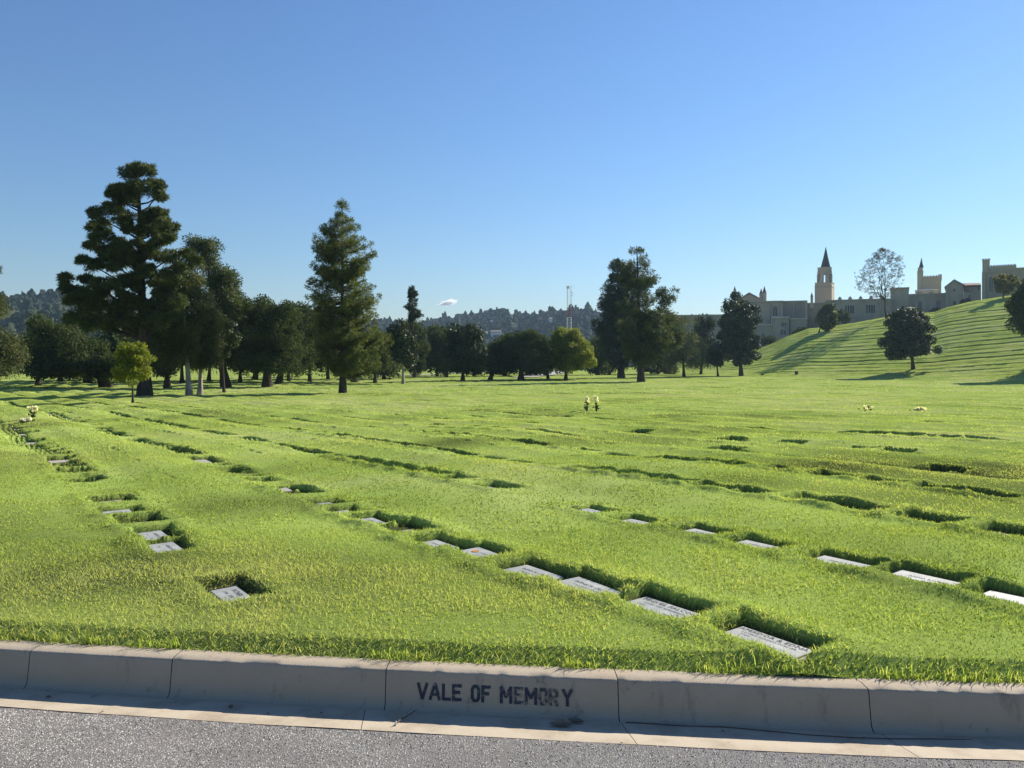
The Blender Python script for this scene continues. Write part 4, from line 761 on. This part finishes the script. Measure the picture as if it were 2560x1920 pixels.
# battlemented hall at right
Yr = 200.; s = Yr/F; z = lambda y: EYE+(HY-y)*s; xx = lambda p: (p-CX)*s; t = bld('tall battlemented stone hall with a corner turret at the right edge', 2452, 2606, Yr, 'castle'); yb = yb_of(Yr, 2454, 2606)
mb = MB(); bx(mb, 2456, 2541, 668, yb, Yr, 16); bx(mb, 2541, 2606, 673, yb, Yr+1, 14); [bx(mb, p, p+w, 676, yb, Yr-.6, .6) for p, w in ((2459, 3), (2466, 2), (2486, 3), (2519, 3), (2547, 3))]; mb.build('wall', M['wall'], t)
mb = MB(); bx(mb, 2474, 2541, 662, 668, Yr-.3, 1.2); merlons(mb, 2474, 2541, 662, 2.2, Yr-.3, 1, 9); bx(mb, 2541, 2606, 670, 673, Yr+.6, 2); bx(mb, 2456, 2541, 675, 676.5, Yr-.35, .34); mb.build('parapet', M['trim'], t)
mb = MB(); xc = xx(2464); r = 10.3*s; mb.ring([(xc, Yr+1, z(yb)), (xc, Yr+1, z(676)), (xc, Yr+1, z(675.9)), (xc, Yr+1, z(652)), (xc, Yr+1, z(651.9)), (xc, Yr+1, z(650)), (xc, Yr+1, z(649.9)), (xc, Yr+1, z(645.5))], [r*1.18, r*1.12, r, r, r*1.08, r*1.08, r, r*1.02], 8, rot=.39)
for k in range(8): a = k/8*6.283; mb.ring([(xc+r*.86*math.cos(a), Yr+1+r*.86*math.sin(a), z(645.5)), (xc+r*.86*math.cos(a), Yr+1+r*.86*math.sin(a), z(642.5))], [r*.22, r*.22], 4)
mb.build('turret', M['wall'], t)
window(t, 2477, 689, 728, 9, Yr, True, 1); window(t, 2506, 690, 728, 9, Yr, True, 1); window(t, 2534, 690, 728, 9, Yr, True, 1); window(t, 2580, 692, 728, 9, Yr+1, True, 1)
KREF[:] = [0., 0.]
for o, a in TURN: o.rotation_euler = (0, 0, -a); o.scale = (math.cos(a), math.cos(a), 1)
# shrubs along the foot of the buildings
for i, (px, py, w, h, lab) in enumerate([(1925, 858, 60, 22, 'dark low shrub at the foot of the hall terrace'), (2100, 806, 60, 34, 'rounded dark shrub under the battlemented wing'), (2340, 786, 40, 16, 'dark clipped shrub beside the arched windows'), (2420, 757, 50, 9, 'low green hedge shrub at the chapel foot'), (2000, 835, 40, 16, 'dark shrub right of the hall terrace'), (2066, 800, 50, 30, 'dark shrub between spire tower and small two stemmed tree')]):
    Y = 214.; x = (px-CX)/F*Y; zb = float(H(np.array([x]), np.array([Y]))[0]); p = Prof([(py-h, px-w*.25, px+w*.25), (py-h*.6, px-w*.45, px+w*.45), (py, px-w*.5, px+w*.5), (py+6, px-w*.4, px+w*.4)], Y); c = p.clumps(26, .8); V, Fc, tn = broad_leaves(c, .9, 110, .22)
    o = npm('shrub', V, Fc, M['oak'], tone=tn); tag(o, lab, 'shrub')

# ------------------------------------------------------------ wooded hills far behind
QX = np.array([-900,-300,0,60,170,250,400,600,640,700,760,850,900,985,1030,1060,1110,1150,1220,1260,1300,1340,1380,1425,1470,1500,1560,1700,1760,1850,2100,2600,3400.])
QY = np.array([775,760,756,750,750,762,768,770,770,774,784,796,802,808,812,808,800,793,786,778,790,794,783,777,781,791,802,808,800,810,815,818,822.])
def hz(X, Y):
    p = CX+F*X/Y; c = np.interp(p, QX, QY); zc = np.interp(p, [0, 700, 1030, 1400, 2600], [760, 900, 1150, 1000, 1100]); zf = zc*.52
    t = np.clip((Y-zf)/(zc-zf), 0, 1.35); e = EYE+(HY-c)/F*zc+3.0; s = np.where(t < 1, (t*.75+.25*t*t*(3-2*t)), 1-.25*(t-1)); n = (vn(X/95, Y/95, 81)-.5)*26*np.clip(t*2, 0, 1)*np.clip((1-t)*3, 0, 1)+(vn(X/30, Y/30, 82)-.5)*7*np.clip((1-t)*3, 0, 1)*np.clip(t*3, 0, 1)
    return base(Y)-.8+e*s+n*.8
def hills():
    t = np.linspace(-1.3, 1.3, 420); Y = np.linspace(380, 1600, 260); T, YY = np.meshgrid(t, Y); X = T*YY; Z = hz(X, YY); n, m = X.shape; i = (np.arange(n-1)[:, None]*m+np.arange(m-1)[None, :]).ravel()
    M['hillground'] = mat('hill_scrub', (.06,.065,.03), .95, .1, noise=[(.03, (.11,.09,.05), .5, .7), (.012, (.035,.05,.025), .45, .65)])
    tag(npm('hills', np.stack([X, YY, Z], 2).reshape(-1, 3), np.stack([i, i+1, i+m+1, i+m], 1), M['hillground'], smooth=True), kind='structure')
    N = 30000; p = rng.uniform(-250, 2500, N); zc = np.interp(p, [0, 700, 1030, 1400, 2600], [760, 900, 1150, 1000, 1100]); Y = zc*(.50+.52*rng.random(N)**.9); X = (p-CX)/F*Y
    k = vn(X/28, Y/28, 83) > .30; X = X[k]; Y = Y[k]; N = len(X); z = hz(X, Y); bpy_me = bpy.data.meshes.new('b'); import bmesh; bm = bmesh.new(); bmesh.ops.create_icosphere(bm, subdivisions=2, radius=1); bv = np.array([v.co[:] for v in bm.verts]); bf = np.array([[v.index for v in f.verts] for f in bm.faces]); bm.free(); bpy.data.meshes.remove(bpy_me)
    r = 1.3+2.4*rng.random(N)**2; tall = np.where(rng.random(N) < .10, 1.4+rng.random(N)*.8, .75+.35*rng.random(N)); nv = len(bv)
    V = bv[None]*(1+.75*(rng.random((N, nv, 1))-.5))+.12*(rng.random((N, nv, 3))-.5); V = V*r[:, None, None]; V[:, :, 2] *= tall[:, None]; V[:, :, 0] += X[:, None]; V[:, :, 1] += Y[:, None]; V[:, :, 2] += (z+r*tall*.75)[:, None]
    tn = np.clip(.45+.9*(rng.random(N)-.5)*.8, 0, 1); tn = np.repeat(tn, nv)+.25*(rng.random(N*nv)-.5)
    M['hillwood'] = leaf('hill_trees', ((.016,.028,.016), (.032,.048,.026), (.07,.08,.04)), .1, .9, .05)
    tag(npm('woods', V.reshape(-1, 3), (bf[None]+np.arange(N)[:, None, None]*nv).reshape(-1, 3), M['hillwood'], tone=np.clip(tn, 0, 1)), 'dense dark trees covering the distant hills', 'woods', kind='stuff')
hills()
M['hwall'] = mat('far_house_wall', (.62,.60,.55), .9, .2); M['hroof'] = mat('far_house_roof', (.34,.25,.20), .9, .2)
def house(px, py, w, h, Y, label, flat=False, roofm='hroof'):
    x = (px-CX)/F*Y; s = Y/F; z1 = EYE+(HY-py)*s; hw = w/2*s; hh = h*s; t = empty('house', (x, Y, z1-hh-3), label, 'house'); mb = MB(); mb.box(x-hw, x+hw, Y, Y+hw*1.2, z1-hh-4, z1-hh*.35); mb.build('wall', M['hwall'], t)
    mb = MB(); za, zb = z1-hh*.35, z1; o = hw*1.08
    if flat: mb.box(x-o, x+o, Y-.5, Y+hw*1.2+.5, za, za+.6)
    else: mb.add([(x-o, Y-.6, za), (x+o, Y-.6, za), (x+o, Y+hw*1.2+.6, za), (x-o, Y+hw*1.2+.6, za), (x-o*.9, Y+hw*.6, zb), (x+o*.9, Y+hw*.6, zb)], [(0, 1, 5, 4), (2, 3, 4, 5), (1, 2, 5), (3, 0, 4), (0, 3, 2, 1)])
    mb.build('roof', M[roofm], t)
    for k in range(max(1, int(w/7))):
        wx = x-hw+2*hw*(k+.5)/max(1, int(w/7)); g = MB(); g.box(wx-.12*hw-.2, wx+.12*hw+.2, Y-.06, Y+.02, z1-hh*.85, z1-hh*.5); g.build('window', M['darkglass'], t)
def hY(px, py):                                            # distance where a sight line meets the wooded hills
    Y = np.linspace(390, 1300, 1500); X = (px-CX)/F*Y; z = EYE+(HY-py)/F*Y; h = hz(X, Y); k = np.nonzero(z <= h)[0]; return float(Y[k[0]]) if len(k) else 900.
for (px, py, w, h, lab, fl, rm) in [(8, 836, 22, 8, 'white flat house low on the left edge', True, 'hwall'), (34, 838, 14, 10, 'white pointed house below the left hillside', False, 'hwall'), (47, 846, 12, 6, 'small white shed roof below the left hillside', True, 'hwall'), (14, 738, 10, 5, 'pale house high on the left hill', False, 'hroof'), (165, 768, 9, 4, 'pale roof on the right part of the left hill', True, 'hwall'),
  (1113, 799, 7, 9, 'narrow white house high on the centre hill', False, 'hwall'), (1219, 798, 6, 9, 'slim white gable on the centre hill slope', False, 'hwall'), (1229, 800, 7, 8, 'white gable right of the slim one on the hill', False, 'hwall'), (1325, 797, 18, 5, 'long pale house near the centre hill top', True, 'hwall'), (1377, 794, 8, 7, 'small white house left of the red mast', False, 'hwall'),
  (1240, 826, 26, 6, 'grey roofed house low on the centre hill', False, 'hroof'), (1210, 829, 16, 7, 'pale house low behind the wide oak', False, 'hwall'), (1310, 829, 34, 6, 'long pink grey building at the hill foot', True, 'hroof'), (1183, 796, 12, 4, 'flat pale house above the rusty green tree', True, 'hwall')]:
    house(px, py, w, h, hY(px, py+h*.6)-30, lab, fl, rm)
def shed(px, py, w, h, Y, lab):
    x = (px-CX)/F*Y; s = Y/F; z1 = EYE+(HY-py)*s; hw = w/2*s; t = empty('warehouse', (x, Y, z1-h*s), lab, 'warehouse'); mb = MB(); mb.box(x-hw, x+hw, Y, Y+14, z1-h*s-3, z1-.5); mb.build('wall', M['hwall'], t); mb = MB(); mb.box(x-hw-.5, x+hw+.5, Y-.5, Y+14.5, z1-.5, z1); mb.build('roof', M['paleroof'], t)
shed(1335, 858, 70, 12, 360., 'long pale flat roofed warehouse behind the wide oak'); shed(1488, 862, 60, 14, 360., 'pale flat roofed warehouse between lime tree and dark conifer'); shed(1068, 856, 30, 14, 350., 'white boxy warehouse right of the thin conifer spire')

# lattice mast
def mast():
    Y = 430.; s = Y/F; x = (1423-CX)*s; z = lambda y: EYE+(HY-y)*s; zb = float(base(np.array([Y]))[0]); t = empty('radio_mast', (x, Y, zb), 'tall red and white lattice radio mast above the lime tree', 'radio mast')
    m1 = mat('mast_white', (.62,.62,.64), .6, .3); m2 = mat('mast_red', (.30,.05,.05), .6, .3)
    cuts = [zb, z(820), z(794), z(768), z(744), z(716)]; hwf = lambda zz: (7.6-2.0*min(1, (zz-zb)/(z(716)-zb)))*s*.8
    for i, (a, b) in enumerate(zip(cuts[:-1], cuts[1:])):
        mb = MB(); nn = max(1, round((b-a)/3.2))
        for j in range(nn):
            za, z2 = a+(b-a)*j/nn, a+(b-a)*(j+1)/nn; h1, h2 = hwf(za), hwf(z2); A = [(x+sx*h1, Y+sy*h1, za) for sx, sy in ((-1,-1),(1,-1),(1,1),(-1,1))]; B = [(x+sx*h2, Y+sy*h2, z2) for sx, sy in ((-1,-1),(1,-1),(1,1),(-1,1))]
            for q in range(4): mb.tube([A[q], B[q]], [.11]*2, 4); mb.tube([A[q], B[(q+1) % 4]], [.05]*2, 3); mb.tube([B[q], B[(q+1) % 4]], [.05]*2, 3)
        o = mb.build('lattice_section', m2 if i in (2,) else m1, t)
    mb = MB(); mb.box(x-1.5, x-.1, Y-1.3, Y+.6, z(722), z(715.5)); mb.tube([(x+1.2, Y, z(720)), (x+1.2, Y, z(711.5))], [.13, .08], 5); mb.tube([(x+1.9, Y, z(719)), (x+1.9, Y, z(712.5))], [.1, .07], 5); [mb.box(x+.9, x+2.0, Y-.2, Y, z(q), z(q-2)) for q in (740, 733)]; mb.build('antenna', m1, t)
mast()
# little clouds
def cloud(px, py, w, h, lab, dens=.02, seed=1):
    Y = 7000.; s = Y/F; c = W(px, py, Y); bm = MB(); R_ = random.Random(seed); V = []; 
    import bmesh; b = bmesh.new()
    bmesh.ops.create_icosphere(b, subdivisions=5, radius=1)
    for v in b.verts:
        q = np.array(v.co); g = lambda f, o: float(vn(q[:1]*f+q[1:2]*f*.7+o, q[2:]*f+q[1:2]*f*.4+seed, 95)[0])-.5; k_ = 1+1.1*g(2.2, 3)+.7*g(5, 7)+.4*g(11, 2)
        v.co = Vector((c[0]+q[0]*k_*w*.45*s, Y+q[1]*k_*w*.22*s, c[2]+(q[2]*k_*.42+q[0]*.16)*h*s))
    me = bpy.data.meshes.new('cloud'); b.to_mesh(me); b.free(); m = bpy.data.materials.get('cloud_vapour')
    if not m:
        m = bpy.data.materials.new('cloud_vapour'); m.use_nodes = True; N = m.node_tree.nodes; L = m.node_tree.links; N.remove(N['Principled BSDF']); v = N.new('ShaderNodeVolumePrincipled'); v.inputs['Color'].default_value = (1, 1, 1, 1); v.inputs['Anisotropy'].default_value = .35; v.inputs['Density'].default_value = .045; L.new(v.outputs[0], N['Material Output'].inputs['Volume'])
    o = link('cloud', me, m); tag(o, lab, 'cloud')
cloud(1120, 756, 42, 14, 'small white puffy cloud just above the centre hills', seed=4)

# ------------------------------------------------------------ paths, vehicle, small things on the lawn
def path(name, pts, w):
    P = [ground(*p) for p in pts]; P = np.array(P); q = np.linspace(0, len(P)-1, 40); P = np.stack([np.interp(q, np.arange(len(P)), P[:, i]) for i in range(3)], 1); d = np.gradient(P[:, :2], axis=0); d /= np.linalg.norm(d, axis=1)[:, None]; nn = np.stack([-d[:, 1], d[:, 0]], 1)
    ts = np.linspace(-1, 1, 7); V = []; 
    for k in ts:
        xy = P[:, :2]+nn*k*w/2; V.append(np.column_stack([xy, H(xy[:, 0], xy[:, 1])+.13]))
    V = np.stack(V, 1).reshape(-1, 3); i = (np.arange(39)[:, None]*7+np.arange(6)[None, :]).ravel(); tag(npm(name, V, np.stack([i, i+1, i+8, i+7], 1), M['path'], smooth=True), kind='structure')
path('far_path', [(860, 941), (960, 940), (1060, 938), (1160, 934), (1230, 933)], 3.2)
path('far_road', [(1310, 944), (1350, 939), (1385, 934), (1405, 929), (1400, 926)], 4.5); path('side_path', [(560, 945), (640, 944), (740, 943)], 2.5)
def sedan(px, py, Y, heading, label):
    x = (px-CX)/F*Y; z = float(H(np.array([x]), np.array([Y]))[0])+.14; t = empty('parked_car', (0, 0, 0), label, 'car'); dark = mat('car_paint', (.012,.013,.016), .35, .5); tyre = mat('tyre', (.02,.02,.02), .9, .2); rim = mat('wheel_rim', (.4,.4,.42), .4, .5, metallic=.8)
    def loft(secs, m):
        mb = MB(); v = []; n = 10
        for (xx_, hw, z0, z1, b) in secs: v += [(xx_, -hw, z0), (xx_, -hw, z0+.3*(z1-z0)), (xx_, -hw*.99, z0+.7*(z1-z0)), (xx_, -hw*(1-b), z1), (xx_, -hw*.4, z1+.02), (xx_, hw*.4, z1+.02), (xx_, hw*(1-b), z1), (xx_, hw*.99, z0+.7*(z1-z0)), (xx_, hw, z0+.3*(z1-z0)), (xx_, hw, z0)]
        f = [(j*n+i, j*n+(i+1) % n, (j+1)*n+(i+1) % n, (j+1)*n+i) for j in range(len(secs)-1) for i in range(n)]+[tuple(range(n))[::-1], tuple((len(secs)-1)*n+i for i in range(n))]; return mb.add(v, f)
    loft([(-2.3,.70,.35,.72,.15),(-2.2,.85,.25,.92,.12),(-1.4,.90,.22,.96,.1),(0,.91,.22,.97,.1),(1.1,.90,.22,.93,.1),(1.9,.86,.24,.82,.12),(2.25,.72,.32,.66,.2)], 0).build('body', dark, t, True)
    loft([(-1.75,.70,.94,.98,.1),(-1.1,.68,.94,1.36,.2),(-.3,.68,.94,1.43,.2),(.4,.67,.94,1.38,.2),(1.15,.72,.92,.96,.1)], 0).build('cabin_glass', M['darkglass'], t, True)
    for wx in (-1.4, 1.4):
        for sy in (-1, 1):
            w = MB(); n = 16; v = [(wx+.33*math.cos(k/n*6.2832), sy*(.92-d), .33+.33*math.sin(k/n*6.2832)) for d in (0, .2) for k in range(n)]; w.add(v, [(k, (k+1) % n, n+(k+1) % n, n+k) for k in range(n)]+[tuple(range(n)), tuple(range(n, 2*n))[::-1]]); wo_ = w.build('wheel', tyre, t)
            r_ = MB(); r_.add([(wx+.2*math.cos(k/n*6.2832), sy*.925, .33+.2*math.sin(k/n*6.2832)) for k in range(n)], [tuple(range(n))]); r_.build('rim', rim, wo_)
    for sy in (-1, 1): h_ = MB(); h_.box(2.14, 2.22, sy*.62-.14, sy*.62+.14, .56, .68); h_.build('headlight', M['white'], t)
    t.rotation_euler = (0, 0, heading); t.location = (x, Y, z)
sedan(1617, 938, 178., .15, 'black car parked on the far road behind the big dark pine trunk')
def tent():
    Y = 186.; px = 1668; x = (px-CX)/F*Y; z = float(H(np.array([x]), np.array([Y]))[0]); t = empty('canopy_shelter', (x, Y, z), 'small white gabled shelter under the feathery tree branches', 'shelter'); mb = MB(); mb.box(x-.95, x+.95, Y, Y+2.2, z-.3, z+1.25); mb.build('wall', M['white'], t)
    mb = MB(); mb.add([(x-1.1, Y-.1, z+1.2), (x+1.1, Y-.1, z+1.2), (x, Y-.1, z+1.8), (x-1.1, Y+2.3, z+1.2), (x+1.1, Y+2.3, z+1.2), (x, Y+2.3, z+1.8)], [(0, 1, 2), (5, 4, 3), (1, 4, 5, 2), (0, 2, 5, 3), (0, 3, 4, 1)]); mb.build('roof', M['white'], t)
tent()
for (px, yt, yb_, w, Y, mt, lab) in [(1686, 909, 934, 20, 188., 'darkpine', 'round dark bush right of the white gabled shelter'), (1669, 905, 922, 12, 192., 'lime', 'small pale green bush behind the white gabled shelter')]:
    p = Prof([(yt, px-w*.2, px+w*.2), ((yt+yb_)/2, px-w/2, px+w/2), (yb_, px-w*.35, px+w*.35)], Y); c = p.clumps(22, .45); V, Fc, tn = broad_leaves(c, .5, 110, .16); o = npm('bush', V, Fc, M[mt], tone=tn); tag(o, lab, 'bush')
M['petal'] = mat('white_petals', (.82,.82,.80), .7, .2, trans=.5); M['stem'] = mat('flower_stems', (.05,.09,.03), .8, .2); M['vase'] = mat('dark_vase', (.03,.05,.04), .5, .4); M['wrap'] = mat('pale_wrapping', (.7,.7,.68), .5, .3)
def bouquet(px, py, w, h, lab, heads, lying=False, vase=True, dark=0):
    x, y, z = ground(px, py); s = y/F; W_, H_ = w*s, h*s; t = empty('flower_vase' if vase else 'flower_bunch', (x, y, z), lab, 'flowers'); m = MB(); hd = []; z += .02
    for k in range(heads):
        a = random.uniform(0, 6.28); q = random.uniform(.2, 1)*W_/2; hz_ = z+H_*(random.uniform(.62, .97) if not lying else random.uniform(.25, .8)); p = (x+q*math.cos(a), y+q*.7*math.sin(a), hz_); hd.append(p); m.tube([(x, y, z+H_*.2), ((x+p[0])/2, (y+p[1])/2, z+H_*.5), p], [.004, .004, .003], 4)
    c = np.array(hd); lf = np.array([[x+random.gauss(0, W_*.22), y+random.gauss(0, W_*.2), z+H_*random.uniform(.15, .65)] for _ in range(10)]); V, Fc, tn = broad_leaves(lf, .04, 12, .03); st = m.build('stems', M['stem'], t); npm('leaves', V, Fc, M['yellowleaf' if dark == 2 else 'oak'], t, tone=tn)
    V, Fc, tn = broad_leaves(c, .055, 34, .036); npm('blossoms', V, Fc, M['petal'], t, tone=tn)
    if vase: m = MB(); m.ring([(x, y, z-.02), (x, y, z+H_*.32)], [.03, .062], 12); m.build('vase', M['vase'], t)
    elif not dark: m = MB(); m.ring([(x+.05, y, z-.01), (x+.07, y, z+H_*.5)], [.03, .09], 8); m.build('wrapping', M['wrap'], t)
bouquet(1467, 1028, 15, 34, 'left of two upright vases of white flowers mid lawn', 7); bouquet(1491, 1029, 14, 38, 'right of two upright vases of white flowers mid lawn', 7)
bouquet(82, 1047, 20, 28, 'upright vase of white flowers at left end of the marker row', 10); bouquet(64, 1057, 32, 10, 'fallen white bouquet lying before the left flower vase', 12, True, False)
bouquet(2168, 1030, 44, 20, 'low dark and white flower bunch in the right half of the lawn', 3, True, False, 1); bouquet(2300, 1028, 34, 8, 'flat faded pale flower bunch right of the dark bunch', 16, True, False, 2)
def small_box(px, py, w, h, lab, name, cat):
    x, y, z = ground(px, py); s = y/F; mb = MB(); hw = w/2*s; hh = h*s; mb.ring([(x, y, z-.1), (x, y, z+hh*.85), (x, y, z+hh*.86), (x, y, z+hh), (x, y, z+hh*1.08)], [hw*.85, hw, hw*1.1, hw*1.1, hw*.5], 14); tag(mb.build(name, M['vase']), lab, cat)
small_box(1991, 936, 9, 8, 'dark round bin at the foot of the hill', 'litter_bin', 'bin'); small_box(1907, 938, 8, 3, 'low dark object on the lawn before the tall magnolia', 'ground_cover_lid', 'lid')

# ------------------------------------------------------------ things in the gutter and at the kerb
M['dryleaf'] = mat('dry_leaf', (.20,.15,.10), .8, .2, noise=[(40, (.12,.09,.06), .45, .7)]); M['twig'] = mat('dry_twig', (.10,.08,.06), .9, .1); M['litter'] = mat('pale_scrap', (.6,.56,.5), .7, .2)
def gut(px, off):                                          # a point on the gutter: photo column, distance from the kerb face
    x = kerb_x(px); return Vector((x, KY(x)-off, float(np.interp(off, [-d for d, _ in GP], [z for _, z in GP]))))
def dry_leaf(px, off, L_, Wd, ang, lab, curl=.3):
    p = gut(px, off); mb = MB(); n = 9; v = []; 
    for i in range(n):
        q = i/(n-1); w = Wd*math.sin(math.pi*min(1, q*.96+.02))**.8; xx_ = (q-.5)*L_; lift = curl*L_*(.25*(q-.5)**2*4*.5+.04)
        for k, e in ((-1, 1), (-.5, .35), (0, 0), (.5, .35), (1, 1)): v.append((xx_, k*w, lift+e*w*.55))
    v2 = [(a, b, c-.0008) for a, b, c in v]; f = [(i*5+k, (i+1)*5+k, (i+1)*5+k+1, i*5+k+1) for i in range(n-1) for k in range(4)]; mb.add(v, f); mb.add(v2, [tuple(reversed(q)) for q in f]); o = mb.build('dry_leaf', M['dryleaf'], smooth=True); o.location = p+Vector((0, 0, .004)); o.rotation_euler = (random.uniform(-.2, .2), 0, ang); tag(o, lab, 'leaf'); return o
dry_leaf(1398, .13, .105, .020, -.08, 'large pale curled dry leaf in the gutter below the lettering', .5); dry_leaf(1436, .085, .075, .018, -.35, 'darker dry leaf tucked behind the large pale leaf', .6)
for i, (px, off, sz) in enumerate([(163, .14, .03), (250, .33, .02), (600, .12, .035), (333, .29, .014), (1530, .31, .012), (1385, .33, .012), (700, .18, .014), (2130, .12, .016), (1010, .21, .012), (1790, .11, .014), (820, .13, .014)]):
    lab = ['small dark leaf in the gutter near the left kerb joint', 'tiny leaf at the sunlit gutter edge far left', 'dark curled leaf in the shaded gutter left of the lettering', 'small leaf on the sunlit gutter strip at left', 'tiny leaf crumb by the gutter joint right of the lettering', 'tiny dark crumb on the sunlit gutter below the large leaf', 'small crumb in the shaded gutter left of centre', 'dark crumb near the long thin stalk', 'tiny crumb below the first painted letter', 'small crumb in shaded gutter right of the joint', 'small dark crumb right of the dark curled leaf'][i]
    dry_leaf(px, off, sz, sz*.3, random.uniform(-1, 1), lab, .4)
mb = MB(); a = gut(1700, .075); pts = [gut(px, off)+Vector((0, 0, .004)) for px, off in ((1560, .06), (1640, .062), (1700, .07), (1800, .062), (1900, .085), (2000, .11), (2100, .12), (2200, .115), (2300, .10), (2400, .09))]; mb.tube(pts, [.002]*9+[.001], 5); tag(mb.build('dry_stalk', M['twig'], smooth=True), 'long thin dark stalk lying along the shaded gutter at right', 'stalk')
t = empty('twig', gut(1010, .2), 'small forked dry twig with a pale tip in the gutter left of the lettering', 'twig'); mb = MB(); p0 = gut(1008, .235)+Vector((0, 0, .008)); mb.tube([p0, gut(1015, .18)+Vector((0, 0, .01)), gut(1032, .12)+Vector((0, 0, .014)), gut(1046, .07)+Vector((0, 0, .02))], [.0035, .003, .002, .001], 5)
for i in range(7): q = random.random(); a = p0.lerp(gut(1046, .07)+Vector((0, 0, .02)), .35+.6*q); mb.tube([a, a+Vector((random.uniform(-.03, .04), random.uniform(-.02, .03), random.uniform(0, .02)))], [.0014, .0006], 4)
mb.build('stem', M['twig'], t); mb = MB(); mb.ring([tuple(p0+Vector((0, 0, -.006))), tuple(p0+Vector((.002, 0, .012)))], [.004, .003], 6); mb.build('tip', M['litter'], t)
def tufts():                                                # taller loose blades hanging over the kerb
    N = 2600; x = rng.uniform(-4.2, 4.6, N); x = x[vn(x/.16, x*0, 91) > .42]; N = len(x); y = KY(x)+KB+rng.uniform(-.012, .05, N); z = np.full(N, .165); h = rng.uniform(.035, .085, N)*(1+.5*(rng.random(N) < .05)); az = -math.pi/2+rng.normal(size=N)*1.1; ln = rng.uniform(.3, 1.35, N)
    D1 = np.stack([np.cos(az)*np.sin(ln*.6), np.sin(az)*np.sin(ln*.6), np.cos(ln*.6)], 1); D2 = np.stack([np.cos(az)*np.sin(ln*1.5), np.sin(az)*np.sin(ln*1.5), np.cos(ln*1.5)], 1); Wd = np.stack([-np.sin(az), np.cos(az), az*0], 1)*.0026
    P = np.stack([x, y, z], 1); m_ = P+D1*(h*.55)[:, None]; tp = m_+D2*(h*.5)[:, None]; tp[:, 2] = np.maximum(tp[:, 2], .176); v = np.stack([P-Wd, P+Wd, m_+Wd*.8, m_-Wd*.8, tp], 1).reshape(-1, 3); o = np.arange(N)*5
    Fc = np.concatenate([np.stack([o, o+1, o+2], 1), np.stack([o, o+2, o+3], 1), np.stack([o+3, o+2, o+4], 1)]); tn = np.clip(.5+.6*(rng.random(N)-.5)+(rng.random(N) < .06)*.5, 0, 1); tag(npm('edge_grass', v, Fc, M['grass'], tone=np.repeat(tn, 5)), 'longer loose grass blades leaning over the kerb edge', 'grass', kind='stuff')
tufts()

# ------------------------------------------------------------ air
def haze():
    mb = MB(); mb.box(-1500, 1500, -30, 1700, -60, 160); m = bpy.data.materials.new('haze'); m.use_nodes = True; N = m.node_tree.nodes; L = m.node_tree.links; N.remove(N['Principled BSDF'])
    v = N.new('ShaderNodeVolumePrincipled'); v.inputs['Color'].default_value = (.5, .70, 1, 1); v.inputs['Density'].default_value = .00011; v.inputs['Anisotropy'].default_value = .3; L.new(v.outputs[0], N['Material Output'].inputs['Volume'])
    tag(mb.build('haze', m), kind='stuff')
haze()
